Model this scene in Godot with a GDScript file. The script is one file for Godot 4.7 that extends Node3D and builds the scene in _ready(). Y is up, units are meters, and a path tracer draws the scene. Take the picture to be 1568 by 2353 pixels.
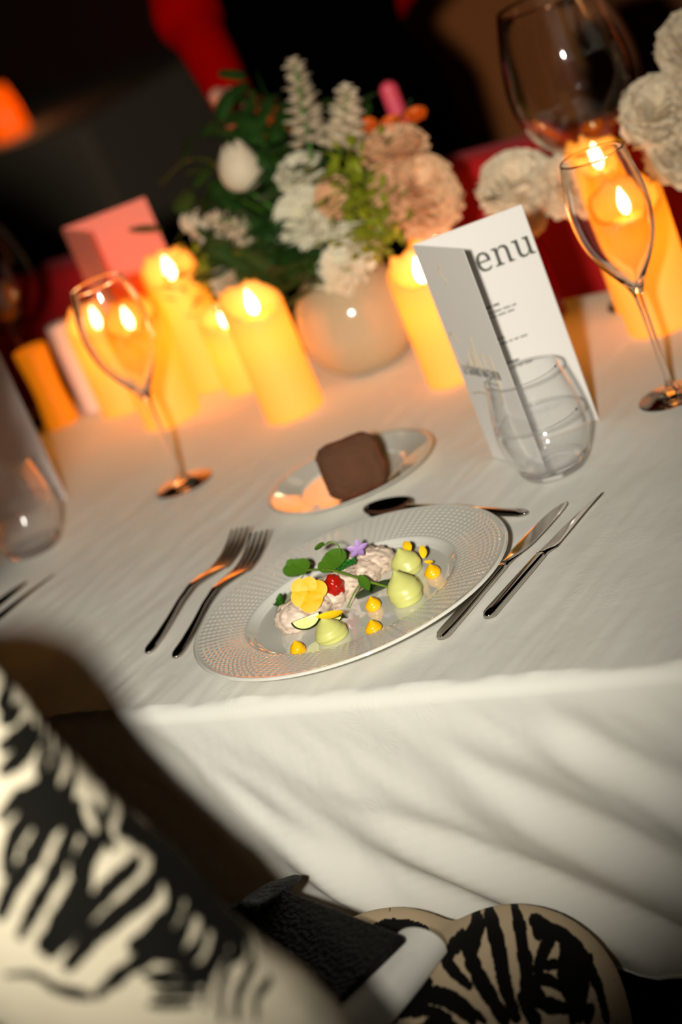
extends Node3D

const TH := 0.75            # height of the table top
var used := {}
var M := {}
var rng := RandomNumberGenerator.new()
var nz := FastNoiseLite.new()


# ---------------------------------------------------------------- shapes
class Sh:
	var v := PackedVector3Array()
	var uv := PackedVector2Array()
	var c := PackedColorArray()
	var ix := PackedInt32Array()
	var col := Color.WHITE

	func grid(nu: int, nv: int, f: Callable, wrap := false, closed := true) -> Sh:
		var b := v.size()
		var s := ix.size()
		var w := nu if wrap else nu + 1
		for j in nv + 1:
			for i in w:
				var a := float(i) / nu
				var d := float(j) / nv
				v.append(f.call(a, d))
				uv.append(Vector2(a, d))
				c.append(col)
		for j in nv:
			for i in nu:
				var i1 := (i + 1) % w
				var p := b + j * w + i
				var q := b + j * w + i1
				var r := b + (j + 1) * w + i
				var t := b + (j + 1) * w + i1
				ix.append_array(PackedInt32Array([p, q, t, p, t, r]))
		if closed:
			fix(s)
		return self

	func fix(s: int) -> void:
		var o := v[ix[s]]
		var vol := 0.0
		for k in range(s, ix.size(), 3):
			vol += (v[ix[k]] - o).dot((v[ix[k + 1]] - o).cross(v[ix[k + 2]] - o))
		if vol > 0.0:
			for k in range(s, ix.size(), 3):
				var t := ix[k + 1]
				ix[k + 1] = ix[k + 2]
				ix[k + 2] = t

	func lathe(pts: PackedVector2Array, seg := 32, xf := Transform3D.IDENTITY) -> Sh:
		var n := pts.size() - 1
		return grid(seg, n, func(a: float, d: float) -> Vector3:
			var p := pts[roundi(d * n)]
			return xf * Vector3(p.x * cos(a * TAU), p.y, p.x * sin(a * TAU)), true)

	func tube(path: PackedVector3Array, rad: PackedFloat32Array, seg := 8) -> Sh:
		var n := path.size()
		var fr: Array[Basis] = []
		var side := Vector3.ZERO
		for k in n:
			var d := (path[mini(k + 1, n - 1)] - path[maxi(k - 1, 0)]).normalized()
			if k == 0:
				side = d.cross(Vector3.UP if absf(d.y) < 0.9 else Vector3.RIGHT).normalized()
			side = (side - d * side.dot(d)).normalized()
			fr.append(Basis(side, d.cross(side), d))
		return grid(seg, n + 1, func(a: float, d: float) -> Vector3:
			var k := roundi(d * (n + 1)) - 1
			var e := clampi(k, 0, n - 1)
			var r := rad[mini(e, rad.size() - 1)]
			if k < 0 or k >= n:
				r *= 0.02
			return path[e] + fr[e] * Vector3(r * cos(a * TAU), r * sin(a * TAU), 0.0), true)

	# stations of [centre, half width, half thickness]; cross-section a superellipse
	func sweep(st: Array, right: Vector3, up: Vector3, seg := 16, ex := 2.6) -> Sh:
		var n := st.size()
		return grid(seg, n + 1, func(a: float, d: float) -> Vector3:
			var k := roundi(d * (n + 1)) - 1
			var e: Array = st[clampi(k, 0, n - 1)]
			var m := 0.02 if k < 0 or k >= n else 1.0
			var co := cos(a * TAU)
			var si := sin(a * TAU)
			return e[0] + right * (signf(co) * pow(absf(co), 2.0 / ex) * e[1] * m) + up * (signf(si) * pow(absf(si), 2.0 / ex) * e[2] * m), true)

	func rbox(size: Vector3, b: float, xf := Transform3D.IDENTITY, n := 4) -> Sh:
		var h := size / 2.0
		var ax := [Vector3.RIGHT, Vector3.UP, Vector3.BACK]
		for k in 3:
			for sg in [-1.0, 1.0]:
				var nn: Vector3 = ax[k] * sg
				var uu: Vector3 = ax[(k + 1) % 3]
				var ww: Vector3 = ax[(k + 2) % 3]
				var s := ix.size()
				grid(2 * n, 2 * n, func(a: float, d: float) -> Vector3:
					var g := func(t: float, l: float) -> float:      # fine steps along the rounded rim only
						var x := t * 2.0 * n
						if x <= n - 0.5: return -l + b * x / (n - 1.0) if x < n - 0.5 else 0.0
						if x >= n + 0.5: return l - b * (2.0 * n - x) / (n - 1.0)
						return 0.0
					var p: Vector3 = nn * h[k] + uu * g.call(a, h[(k + 1) % 3]) + ww * g.call(d, h[(k + 2) % 3])
					var q := Vector3(clampf(p.x, -h.x + b, h.x - b), clampf(p.y, -h.y + b, h.y - b), clampf(p.z, -h.z + b, h.z - b))
					var dd := p - q
					return xf * (q + (dd.normalized() * b if dd.length() > 1e-7 else Vector3.ZERO)), false, false)
				# outward orientation
				var ctr := xf.origin
				var t0 := v[ix[s]]
				var sum := 0.0
				for m in range(s, ix.size(), 3):
					sum += (v[ix[m]] - ctr).dot((v[ix[m + 1]] - ctr).cross(v[ix[m + 2]] - ctr))
				if sum > 0.0:
					for m in range(s, ix.size(), 3):
						var tt := ix[m + 1]
						ix[m + 1] = ix[m + 2]
						ix[m + 2] = tt
		return self

	func blob(ctr: Vector3, r: Vector3, bs: Basis, amp := 0.0, fq := 1.0, noise: FastNoiseLite = null, nu := 24, nv := 14) -> Sh:
		return grid(nu, nv, func(a: float, d: float) -> Vector3:
			var p := Vector3(sin(d * PI) * cos(a * TAU), -cos(d * PI), sin(d * PI) * sin(a * TAU))
			var q := p * r
			if noise:
				q *= 1.0 + amp * noise.get_noise_3dv((ctr + q) * fq)
			return ctr + bs * q, true)

	func box(size: Vector3, at: Vector3) -> Sh:
		var h := size / 2.0
		for k in 3:
			for sg in [-1.0, 1.0]:
				var b := v.size()
				for q in 4:
					var p := Vector3.ZERO
					p[k] = h[k] * sg
					p[(k + 1) % 3] = h[(k + 1) % 3] * (1.0 if q in [1, 2] else -1.0)
					p[(k + 2) % 3] = h[(k + 2) % 3] * (1.0 if q > 1 else -1.0)
					v.append(at + p)
					uv.append(Vector2(p[(k + 1) % 3], p[(k + 2) % 3]))
					c.append(col)
				ix.append_array(PackedInt32Array([b, b + 2, b + 1, b, b + 3, b + 2] if sg > 0 else [b, b + 1, b + 2, b, b + 2, b + 3]))
		return self

	func add(o: Sh, xf := Transform3D.IDENTITY) -> Sh:
		var b := v.size()
		v.append_array(xf * o.v)
		uv.append_array(o.uv)
		c.append_array(o.c)
		for k in o.ix:
			ix.append(b + k)
		return self

	func paint(f: Callable) -> Sh:
		for k in v.size():
			c[k] = f.call(v[k])
		return self

	func map_uv(f: Callable) -> Sh:
		for k in v.size():
			uv[k] = f.call(v[k])
		return self

	func mesh() -> ArrayMesh:
		var n := PackedVector3Array()
		n.resize(v.size())
		for k in range(0, ix.size(), 3):
			var a := ix[k]
			var b := ix[k + 1]
			var d := ix[k + 2]
			var m := (v[d] - v[a]).cross(v[b] - v[a])
			n[a] += m
			n[b] += m
			n[d] += m
		for k in n.size():
			n[k] = n[k].normalized() if n[k].length_squared() > 1e-30 else Vector3.UP
		var ar := []
		ar.resize(Mesh.ARRAY_MAX)
		ar[Mesh.ARRAY_VERTEX] = v
		ar[Mesh.ARRAY_NORMAL] = n
		ar[Mesh.ARRAY_TEX_UV] = uv
		ar[Mesh.ARRAY_COLOR] = c
		ar[Mesh.ARRAY_INDEX] = ix
		var am := ArrayMesh.new()
		am.add_surface_from_arrays(Mesh.PRIMITIVE_TRIANGLES, ar)
		return am


# ---------------------------------------------------------------- helpers
func W(x: float, y: float, z: float) -> Vector3:
	return Vector3(x, TH + y, z)


func cr2(p: Array, n: int) -> PackedVector2Array:      # smooth curve through points
	var o := PackedVector2Array()
	for i in p.size() - 1:
		for k in n:
			o.append(p[i].cubic_interpolate(p[i + 1], p[maxi(i - 1, 0)], p[mini(i + 2, p.size() - 1)], float(k) / n))
	o.append(p[-1])
	return o


func cr3(p: Array, n: int) -> PackedVector3Array:
	var o := PackedVector3Array()
	for i in p.size() - 1:
		for k in n:
			o.append(p[i].cubic_interpolate(p[i + 1], p[maxi(i - 1, 0)], p[mini(i + 2, p.size() - 1)], float(k) / n))
	o.append(p[-1])
	return o


func lerp_list(l: Array, t: float) -> float:
	var x := clampf(t, 0.0, 1.0) * (l.size() - 1)
	var i := mini(int(x), l.size() - 2)
	return lerpf(l[i], l[i + 1], x - i)


func numbered(called: String) -> String:
	var k: int = used.get(called, -1) + 1
	used[called] = k
	return called if k == 0 else "%s_%03d" % [called, k]


func thing(called: String, label: String, category: String, at := Vector3.ZERO, turn := 0.0, group := "") -> Node3D:
	var o := Node3D.new()
	o.name = numbered(called)
	add_child(o, true)
	o.position = at
	o.rotation.y = turn
	tag(o, label, category, group)
	return o


func tag(o: Node3D, label: String, category: String, group := "") -> void:
	o.set_meta("label", label)
	o.set_meta("category", category)
	if group:
		o.set_meta("group", group)


func part(called: String, s: Sh, m: Material, parent: Node) -> MeshInstance3D:
	var o := MeshInstance3D.new()
	o.name = called
	o.mesh = s.mesh()
	o.material_override = m
	parent.add_child(o, true)
	return o


func solo(called: String, label: String, category: String, s: Sh, m: Material, at := Vector3.ZERO, group := "") -> MeshInstance3D:
	var o := part(numbered(called), s, m, self)
	o.position = at
	tag(o, label, category, group)
	return o


func struct(called: String, s: Sh, m: Material) -> MeshInstance3D:
	var o := part(called, s, m, self)
	o.set_meta("kind", "structure")
	return o


func dup(src: Node3D, at: Vector3, turn: float, label: String) -> Node3D:
	var r: Node3D = src.duplicate()
	r.name = numbered(String(src.name).rstrip("0123456789").trim_suffix("_"))
	add_child(r, true)
	r.position = at
	r.rotation.y = turn
	r.set_meta("label", label)
	return r


func mat(col: Color, rough := 0.6, metal := 0.0) -> StandardMaterial3D:
	var m := StandardMaterial3D.new()
	m.albedo_color = col
	m.roughness = rough
	m.metallic = metal
	m.cull_mode = BaseMaterial3D.CULL_DISABLED
	return m


func vmat(rough := 0.6) -> StandardMaterial3D:
	var m := mat(Color.WHITE, rough)
	m.vertex_color_use_as_albedo = true
	return m


func leafy(col: Color, back := 0.35, rough := 0.5) -> StandardMaterial3D:
	var m := mat(col, rough)
	m.backlight_enabled = true
	m.backlight = Color(back, back, back)
	return m


func glass_mat(ior := 0.05) -> StandardMaterial3D:
	var m := StandardMaterial3D.new()
	m.albedo_color = Color(1, 1, 1, 0)
	m.roughness = 0.03
	m.refraction_enabled = true
	m.refraction_scale = ior
	return m


func noise_tex(freq: float, seed_: int, normal: bool, strength := 4.0, size := 512) -> NoiseTexture2D:
	var f := FastNoiseLite.new()
	f.seed = seed_
	f.frequency = freq
	f.fractal_octaves = 4
	var t := NoiseTexture2D.new()
	t.width = size
	t.height = size
	t.seamless = true
	t.noise = f
	t.as_normal_map = normal
	t.bump_strength = strength
	return t


func lin(r: float, g: float, b: float) -> Color:        # a linear colour for vertex colours, given as sRGB
	return Color(r, g, b).srgb_to_linear()


# ---------------------------------------------------------------- the scene
func _ready() -> void:
	rng.seed = 7
	nz.seed = 3
	nz.frequency = 1.0
	var cam := Camera3D.new()
	cam.name = "camera"
	add_child(cam)
	var bx := Vector3(0.8193, -0.3621, -0.4447)
	var by := Vector3(0.1230, 0.8677, -0.4816)
	var bz := bx.cross(by).normalized()
	by = bz.cross(bx).normalized()
	bx = bx.normalized()
	var eye := W(1.170, 0.662, 1.136)
	cam.transform = Transform3D(Basis(bx, by, bz), eye)
	cam.fov = rad_to_deg(2.0 * atan(2353.0 / 2.0 / 4500.0))
	var at := CameraAttributesPhysical.new()
	at.frustum_focal_length = 12.0 / tan(deg_to_rad(cam.fov) / 2.0)
	at.frustum_focus_distance = 1.63
	at.frustum_near = 0.02
	at.frustum_far = 60.0
	at.exposure_aperture = 1.95
	cam.attributes = at
	cam.current = true

	var we := WorldEnvironment.new()
	we.name = "environment"
	var env := Environment.new()
	env.background_mode = Environment.BG_COLOR
	env.background_color = Color(0.01, 0.006, 0.004)
	env.tonemap_mode = Environment.TONE_MAPPER_LINEAR
	env.tonemap_exposure = 1.0
	env.sdfgi_enabled = true
	env.ssao_enabled = true
	env.ssil_enabled = true
	we.environment = env
	add_child(we)

	var fl := SpotLight3D.new()            # the photographer's flash, on the camera's left
	fl.name = "camera_flash"
	add_child(fl)
	fl.position = eye - bx * 0.15 + bz * 0.03
	fl.basis = Basis(bx, by, bz) * Basis(Vector3.RIGHT, deg_to_rad(4.5))
	fl.spot_angle = 23.0
	fl.spot_angle_attenuation = 1.0
	fl.spot_range = 20.0
	fl.spot_attenuation = 2.0
	fl.light_size = 0.03
	fl.light_color = Color(1.0, 0.98, 0.925)
	fl.light_energy = FLASH
	fl.shadow_enabled = true

	materials()
	room()
	table_and_cloth()
	seated_guest()
	place_setting()
	centre_of_table()
	food()
	background()


const FLASH := 4.55
const WAX_PAINTED_GLOW := 0.50  # even emission put into the wax for flame light scattered inside it
const WAX_LIGHT := 0.0032


func materials() -> void:
	M.porcelain = mat(Color(0.87, 0.86, 0.82), 0.07)
	M.porcelain.clearcoat_enabled = true
	M.porcelain.clearcoat = 1.0
	M.porcelain.clearcoat_roughness = 0.04
	M.steel = mat(Color(0.74, 0.71, 0.68), 0.1, 1.0)
	M.glass = glass_mat()
	M.pane = StandardMaterial3D.new()
	M.pane.albedo_color = Color(1, 1, 1, 0.03)
	M.pane.transparency = BaseMaterial3D.TRANSPARENCY_ALPHA
	M.pane.roughness = 0.07
	M.pane.cull_mode = BaseMaterial3D.CULL_DISABLED
	M.water = M.pane
	M.paper = mat(Color(0.87, 0.85, 0.83), 0.7)
	M.ink = mat(Color(0.13, 0.13, 0.12), 0.5)
	M.foil = mat(Color(0.34, 0.34, 0.31), 0.35, 0.6)
	M.gold_ink = mat(Color(0.74, 0.66, 0.50), 0.5)
	M.black = mat(Color(0.03, 0.028, 0.025), 0.45)
	M.stem = leafy(Color(0.25, 0.42, 0.10), 0.2)
	M.leaf = leafy(Color(0.14, 0.27, 0.07), 0.3)
	M.cream_petal = leafy(Color(0.90, 0.82, 0.70), 0.5, 0.6)
	M.white_petal = leafy(Color(0.88, 0.84, 0.73), 0.5, 0.6)
	M.peach_petal = leafy(Color(0.94, 0.74, 0.56), 0.5, 0.6)
	M.velvet = mat(Color(0.80, 0.03, 0.06), 0.8)
	M.velvet.rim_enabled = true
	M.velvet.rim = 0.7
	M.wood = mat(Color(0.26, 0.13, 0.07), 0.45)
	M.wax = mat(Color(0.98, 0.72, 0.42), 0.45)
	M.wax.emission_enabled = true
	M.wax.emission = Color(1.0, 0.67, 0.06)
	M.wax.emission_energy_multiplier = WAX_PAINTED_GLOW
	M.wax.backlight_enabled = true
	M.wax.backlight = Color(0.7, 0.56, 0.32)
	M.flame = mat(Color(1, 0.9, 0.6))
	M.flame.emission_enabled = true
	M.flame.emission = Color(1.0, 0.9, 0.68)
	M.flame.emission_energy_multiplier = 9.0
	# damask table linen: fine weave and faint woven flowers, as relief
	M.linen = mat(Color(0.88, 0.87, 0.835), 0.78)
	M.linen.rim_enabled = true
	M.linen.rim = 0.15
	M.linen.uv1_triplanar = true
	M.linen.uv1_scale = Vector3(3.2, 3.2, 3.2)
	M.linen.normal_enabled = true
	M.linen.normal_texture = damask()
	M.linen.normal_scale = 0.4
	M.wall = mat(Color(0.23, 0.115, 0.055), 0.6)
	M.wall.normal_enabled = true
	M.wall.uv1_triplanar = true
	M.wall.normal_texture = noise_tex(0.01, 5, true, 3.0, 256)
	M.carpet = mat(Color(0.10, 0.05, 0.035), 0.95)
	M.ceiling = mat(Color(0.2, 0.12, 0.07), 0.9)


func damask() -> ImageTexture:
	var n := 512
	var hh := PackedFloat32Array()
	hh.resize(n * n)
	var f := FastNoiseLite.new()
	f.seed = 11
	f.frequency = 0.02
	f.fractal_octaves = 3
	var spots := []
	for k in 9:
		spots.append([Vector2(rng.randf() * n, rng.randf() * n), rng.randf() * TAU, 40.0 + rng.randf() * 22.0])
	for y in n:
		for x in n:
			var h := 0.5 + 0.25 * f.get_noise_2d(x, y) * smoothstep(0.0, 60.0, minf(minf(x, n - x), minf(y, n - y)))
			for s in spots:
				var d: Vector2 = Vector2(x, y) - s[0]
				d.x = wrapf(d.x, -n / 2.0, n / 2.0)
				d.y = wrapf(d.y, -n / 2.0, n / 2.0)
				var l := d.length()
				if l < s[2]:
					var a: float = d.angle() + s[1]
					var edge: float = s[2] * (0.40 + 0.55 * pow(absf(sin(a * 2.5)), 0.7))
					h += 0.16 * smoothstep(edge, edge - 5.0, l) * (1.0 - 0.5 * smoothstep(0.2, 0.9, absf(sin(a * 12.5 + l * 0.1))))
			h += rng.randf_range(-0.035, 0.035)
			hh[y * n + x] = h
	var im := Image.create(n, n, false, Image.FORMAT_RGB8)
	for y in n:
		for x in n:
			var dx := hh[y * n + (x + 1) % n] - hh[y * n + (x + n - 1) % n]
			var dy := hh[((y + 1) % n) * n + x] - hh[((y + n - 1) % n) * n + x]
			var v := Vector3(-dx * 1.3, dy * 1.3, 1.0).normalized() * 0.5 + Vector3.ONE * 0.5
			im.set_pixel(x, y, Color(v.x, v.y, v.z))
	im.generate_mipmaps()
	return ImageTexture.create_from_image(im)


func room() -> void:
	struct("floor", Sh.new().box(Vector3(14, 0.1, 12), Vector3(-1.5, -0.05, -1)), M.carpet)
	struct("ceiling", Sh.new().box(Vector3(14, 0.1, 12), Vector3(-1.5, 3.25, -1)), M.ceiling)
	struct("wall_back", Sh.new().box(Vector3(14, 3.2, 0.2), Vector3(-1.5, 1.6, -4.6)), M.wall)
	struct("wall_front", Sh.new().box(Vector3(14, 3.2, 0.2), Vector3(-1.5, 1.6, 4.9)), M.wall)
	struct("wall_left", Sh.new().box(Vector3(0.2, 3.2, 12), Vector3(-8.4, 1.6, -1)), M.wall)
	struct("wall_right", Sh.new().box(Vector3(0.2, 3.2, 12), Vector3(5.4, 1.6, -1)), M.wall)


# ---------------------------------------------------------------- table
const FOLDS := [   # creases of the hanging cloth: points (x, y), depth, width
	[[0.03, -0.005, 0.08, -0.077, 0.154, -0.174, 0.253, -0.27], 0.006, 0.012],
	[[0.09, -0.05, 0.142, -0.117, 0.224, -0.18, 0.29, -0.25], 0.007, 0.014],
	[[0.15, -0.085, 0.221, -0.157, 0.314, -0.213, 0.416, -0.268], 0.012, 0.018],
	[[0.21, -0.10, 0.301, -0.142, 0.387, -0.184, 0.486, -0.25], 0.013, 0.014],
	[[0.43, -0.025, 0.485, -0.072, 0.56, -0.13], 0.008, 0.014],
	[[0.33, -0.045, 0.412, -0.117, 0.51, -0.178, 0.60, -0.25], 0.010, 0.016],
	[[-0.06, -0.03, -0.03, -0.14, 0.01, -0.27], 0.010, 0.02],
	[[0.62, -0.03, 0.70, -0.14, 0.78, -0.27], 0.012, 0.02],
	[[-0.34, -0.03, -0.30, -0.14, -0.27, -0.27], 0.012, 0.02],
	[[-0.62, -0.03, -0.57, -0.14, -0.55, -0.27], 0.012, 0.02],
]


func fold_at(x: float, y: float) -> float:
	var h := 0.0
	var p := Vector2(x, y)
	for f in FOLDS:
		var l: Array = f[0]
		var best := 1e9
		var side := 0.0
		var along := 0.0
		var n: int = l.size() / 2 - 1
		for k in n:
			var a := Vector2(l[2 * k], l[2 * k + 1])
			var b := Vector2(l[2 * k + 2], l[2 * k + 3])
			var q := Geometry2D.get_closest_point_to_segment(p, a, b)
			var d := p.distance_to(q)
			if d < best:
				best = d
				side = signf((b - a).cross(p - a))
				along = (k + (q - a).length() / (b - a).length()) / n
		if best < f[2] * 5.0:
			var e: float = best * side / f[2]
			var fade := smoothstep(0.0, 0.35, along) * (1.0 if along < 0.999 else 0.8)
			# a ridge above the line that falls into a groove below it
			h += f[1] * fade * (exp(-(e + 1.3) * (e + 1.3) * 0.5) - 0.8 * exp(-(e - 0.6) * (e - 0.6)))
	return h


func table_and_cloth() -> void:
	var x0 := -1.75
	var x1 := 1.15
	var z0 := -0.845
	var drop := 0.27
	var r := 0.014
	var sect: Array = []       # (z, y) along the section, front hem to back hem
	for k in 34:
		sect.append(Vector2(0.020, -drop + (drop - r) * k / 33.0))
	for k in 7:
		var a := PI / 2.0 * (k + 1) / 7.0
		sect.append(Vector2(0.020 - r + r * cos(a), -r + r * sin(a)))
	for k in 30:
		sect.append(Vector2(lerpf(0.006, z0, (k + 1) / 31.0), 0.0))
	for k in 5:
		var a := PI / 2.0 * k / 4.0
		sect.append(Vector2(z0 - r * sin(a), -r + r * cos(a)))
	for k in 8:
		sect.append(Vector2(z0 - r, -r - (drop - r) * (k + 1) / 8.0))
	var nx := 420
	var xs := PackedFloat32Array()
	for i in nx + 1:             # finer steps where the camera looks
		var t := float(i) / nx
		xs.append(lerpf(x0, -0.35, t / 0.12) if t < 0.12 else lerpf(-0.35, 0.65, (t - 0.12) / 0.76) if t < 0.88 else lerpf(0.65, x1, (t - 0.88) / 0.12))
	var f := FastNoiseLite.new()
	f.seed = 21
	f.frequency = 1.0
	var surf := func(i: int, j: int, under: float) -> Vector3:
		var p: Vector2 = sect[j]
		var x := xs[i]
		var o := Vector3(x, p.y, p.x)
		if p.y < -0.001 and p.x > -0.1:
			var k := smoothstep(0.0, -0.05, p.y)
			o.z += fold_at(x, p.y) * 1.0 + k * 0.006 * f.get_noise_2d(x * 7.0 + p.y * 6.0, p.y * 4.0)
			o.z += 0.012 * (p.y / drop) * (p.y / drop)
			o.y += 0.004 * sin(x * 9.0) * p.y / drop
		elif p.y >= -0.001:
			# soft ripples and pressed creases across the top
			var q := x * 0.8 - p.x
			o.y += 0.0024 * f.get_noise_2d(q * 14.0, (x + p.x) * 3.5) + 0.0008 * f.get_noise_2d(q * 40.0, (x + p.x) * 9.0)
			var dd := absf((p.x + 0.02) + (x - 0.0) * 1.05)
			o.y += 0.0012 * exp(-dd * dd / 0.00003) * smoothstep(0.14, 0.0, x) * smoothstep(-0.2, -0.02, x)
		else:
			o.z -= 0.02 * f.get_noise_1d(x * 6.0) * (p.y / drop)
		o.y -= 0.0015 + under
		return o
	var s := Sh.new()
	var nj := sect.size() - 1
	s.grid(nx, nj, func(a: float, d: float) -> Vector3:
		return surf.call(roundi(a * nx), roundi(d * nj), 0.0), false, false)
	s.fix(0)
	# under face, a millimetre inside
	var inner := Sh.new()
	inner.grid(nx, nj, func(a: float, d: float) -> Vector3:
		var j := roundi(d * nj)
		var o: Vector3 = surf.call(roundi(a * nx), j, 0.0)
		var p: Vector2 = sect[j]
		return o + (Vector3(0, 0, -0.0012) if p.y < -0.001 and p.x > -0.1 else Vector3(0, 0, 0.0012) if p.y < -0.001 else Vector3(0, -0.0012, 0)), false, false)
	s.add(inner)
	var cloth := thing("tablecloth", "white damask tablecloth hanging in soft folds over the long table", "tablecloth", W(0, 0, 0))
	part("linen", s, M.linen, cloth)
	var hem := Sh.new()
	var hp := PackedVector3Array()
	for i in range(0, nx + 1, 3):
		hp.append(surf.call(i, 0, 0.0) + Vector3(0, 0.001, -0.0006))
	hem.tube(hp, PackedFloat32Array([0.0022]), 6)
	part("hem", hem, M.linen, cloth)

	var t := thing("banquet_table", "long dark wooden table hidden beneath the white cloth", "table", Vector3(0, 0, 0))
	part("top", Sh.new().box(Vector3(2.84, 0.03, 0.82), Vector3(-0.3, TH - 0.024, -0.42)), M.wood, t)
	for x in [-1.6, 0.42, 1.0]:
		for z in [-0.10, -0.76]:
			part("leg", Sh.new().tube(PackedVector3Array([Vector3(x, 0.0, z), Vector3(x, 0.3, z), Vector3(x, TH - 0.03, z)]), PackedFloat32Array([0.014, 0.02, 0.026]), 12), M.wood, t)


# ---------------------------------------------------------------- the guest in zebra print
const SLEEVE_STRIPES_AND_FOLD_SHADE := [[40,-32,238,-22,240,-12,237,-9,238,-7,238],[48,-39,216,-31,226,-21,231,-11,230,-7,233,-4,233],[56,-50,198,-39,208,-27,214,-15,221,-5,224,-1,225,1,226],[48,-44,185,-32,194,-17,203,-7,210,-1,215,2,218],[60,-36,175,-22,184,-8,190,-3,199,3,199,6,200],[48,-34,171,-15,177,-1,180,11,180,19,178],[52,-28,162,-12,168,8,168,23,166,29,168,32,167],[50,5,153,17,151,28,151,32,155,33,160,34,162],[42,-19,144,-7,146,11,145,27,141,34,143,38,144],[28,15,141,28,133,37,132,41,135,43,136],[22,5,139,21,132,34,125,44,126,50,124],[20,7,136,27,124,33,122,36,121],[18,7,131,28,119],[18,3,128,23,117],[24,28,113,34,120,43,122,49,121,52,120],[24,34,105,38,113,46,117,54,114,59,111],[24,41,100,45,106,53,108,57,108],[20,50,94,53,99,59,99,62,98],[34,-16,278,-14,273],[34,-18,271,-11,266],[34,-14,260,-8,256],[38,-8,243,-3,245],[38,-4,236,0,237],[36,0,227,4,227],[38,-25,254,-17,253,-9,252,-5,251],[32,-22,262,-15,260],[22,3,217,2,209,5,201,7,196],[22,9,212,10,204,11,196,12,192],[20,14,205,15,200],[28,17,194,24,183,31,169,37,167],[28,29,172,33,155,37,151,39,147],[32,36,157,40,148,42,140,44,135],[32,41,149,44,133,48,129,54,118,58,112],[28,36,153,40,140,47,126,51,119],[20,-59,169,-46,164,-39,156,-29,150,-23,146],[20,-40,155,-23,144]]  # last two strokes are cloth folds, their shade drawn as ink
const TROUSER_STRIPES := [[56,124,116,124,113,126,101,127,90,128,75,133,55],[50,143,119,144,114,144,102,145,86,143,72,139,67],[56,115,113,112,108,105,95,110,80,118,66,125,53],[40,102,104,98,100,87,89,92,83,102,75],[40,157,113,157,105],[46,168,107,165,104,158,94,153,82],[34,175,100,174,95,170,79,171,68],[40,180,99,179,93,174,76,174,55],[40,187,97,185,91,180,73,174,49],[36,194,89,191,83,184,64,179,49],[50,155,114,162,111,181,100,191,83,197,69],[40,159,87,168,88],[46,148,78,151,78,159,78,170,72],[58,144,75,147,72,154,63,171,58],[52,140,64,148,50],[34,43,59,50,60,70,61,86,57],[34,52,65,59,66,79,67,96,59,102,54],[34,55,70,62,70,80,71,95,66,110,54],[26,65,75,74,76],[36,29,93,33,95,45,99,64,99,73,98],[26,36,92,51,94],[30,25,94,28,95,39,100,52,101,64,100,71,98],[26,36,91,42,96],[26,43,90,50,96],[26,51,89,56,95],[34,56,94,65,97],[34,37,52,41,54,51,59,64,59],[36,63,50,67,51,79,55,91,50],[40,189,58,185,48],[34,197,69,200,45]]  # one broad stroke is the dark outer edge of the near knee


func zebra(stripes: Array, box: Rect2, w: float, taper: float, fill: Array, base: Color) -> StandardMaterial3D:
	var n := 1024
	var im := Image.create(n, n, false, Image.FORMAT_RGB8)
	im.fill(base)
	var f := FastNoiseLite.new()
	f.seed = 8
	f.frequency = 0.05
	var ink := Color(0.06, 0.058, 0.045)
	var sc := n / box.size.x
	var draw := func(pts: PackedVector2Array, width: float) -> void:
		for k in pts.size():
			var t := float(k) / (pts.size() - 1)
			var p := (pts[k] - box.position) * sc
			var e := width * sc * lerpf(taper, 1.0, pow(sin(PI * clampf(0.06 + t * 0.88, 0.0, 1.0)), 0.5)) * (1.0 + 0.35 * f.get_noise_2d(p.x * 1.7, p.y * 1.7))
			var r := ceili(e)
			for y in range(maxi(int(p.y) - r, 0), mini(int(p.y) + r + 1, n)):
				for x in range(maxi(int(p.x) - r, 0), mini(int(p.x) + r + 1, n)):
					if Vector2(x - p.x, y - p.y).length() <= e:
						im.set_pixel(x, y, ink)
	for s in stripes:
		var pts := []
		for k in (s.size() - 1) / 2:        # half width in tenths of a millimetre, then points in millimetres
			pts.append(Vector2(s[2 * k + 1], s[2 * k + 2]) / 1000.0)
		draw.call(cr2(pts, 30), s[0] / 10000.0)
	# the rest of the hide, which the photograph does not show: curved bands
	for fl in fill:          # [first height, step, count]
		for k in int(fl[2]):
			var pts := []
			for i in 7:
				var t := i / 6.0
				pts.append(Vector2(box.position.x + (box.size.x if fl.size() < 4 else fl[3] - box.position.x) * t, fl[0] + k * fl[1] + 0.7 * fl[1] * sin(t * 6.0 + k * 0.4)))
			draw.call(cr2(pts, 60), w * 0.9)
	# flecks of the print
	for k in 500:
		var x := rng.randi_range(1, n - 2)
		var y := rng.randi_range(1, n - 2)
		im.set_pixel(x, y, ink)
	var m := mat(Color.WHITE, 0.85)
	m.metallic_specular = 0.2
	m.albedo_texture = ImageTexture.create_from_image(im)
	return m


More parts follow.
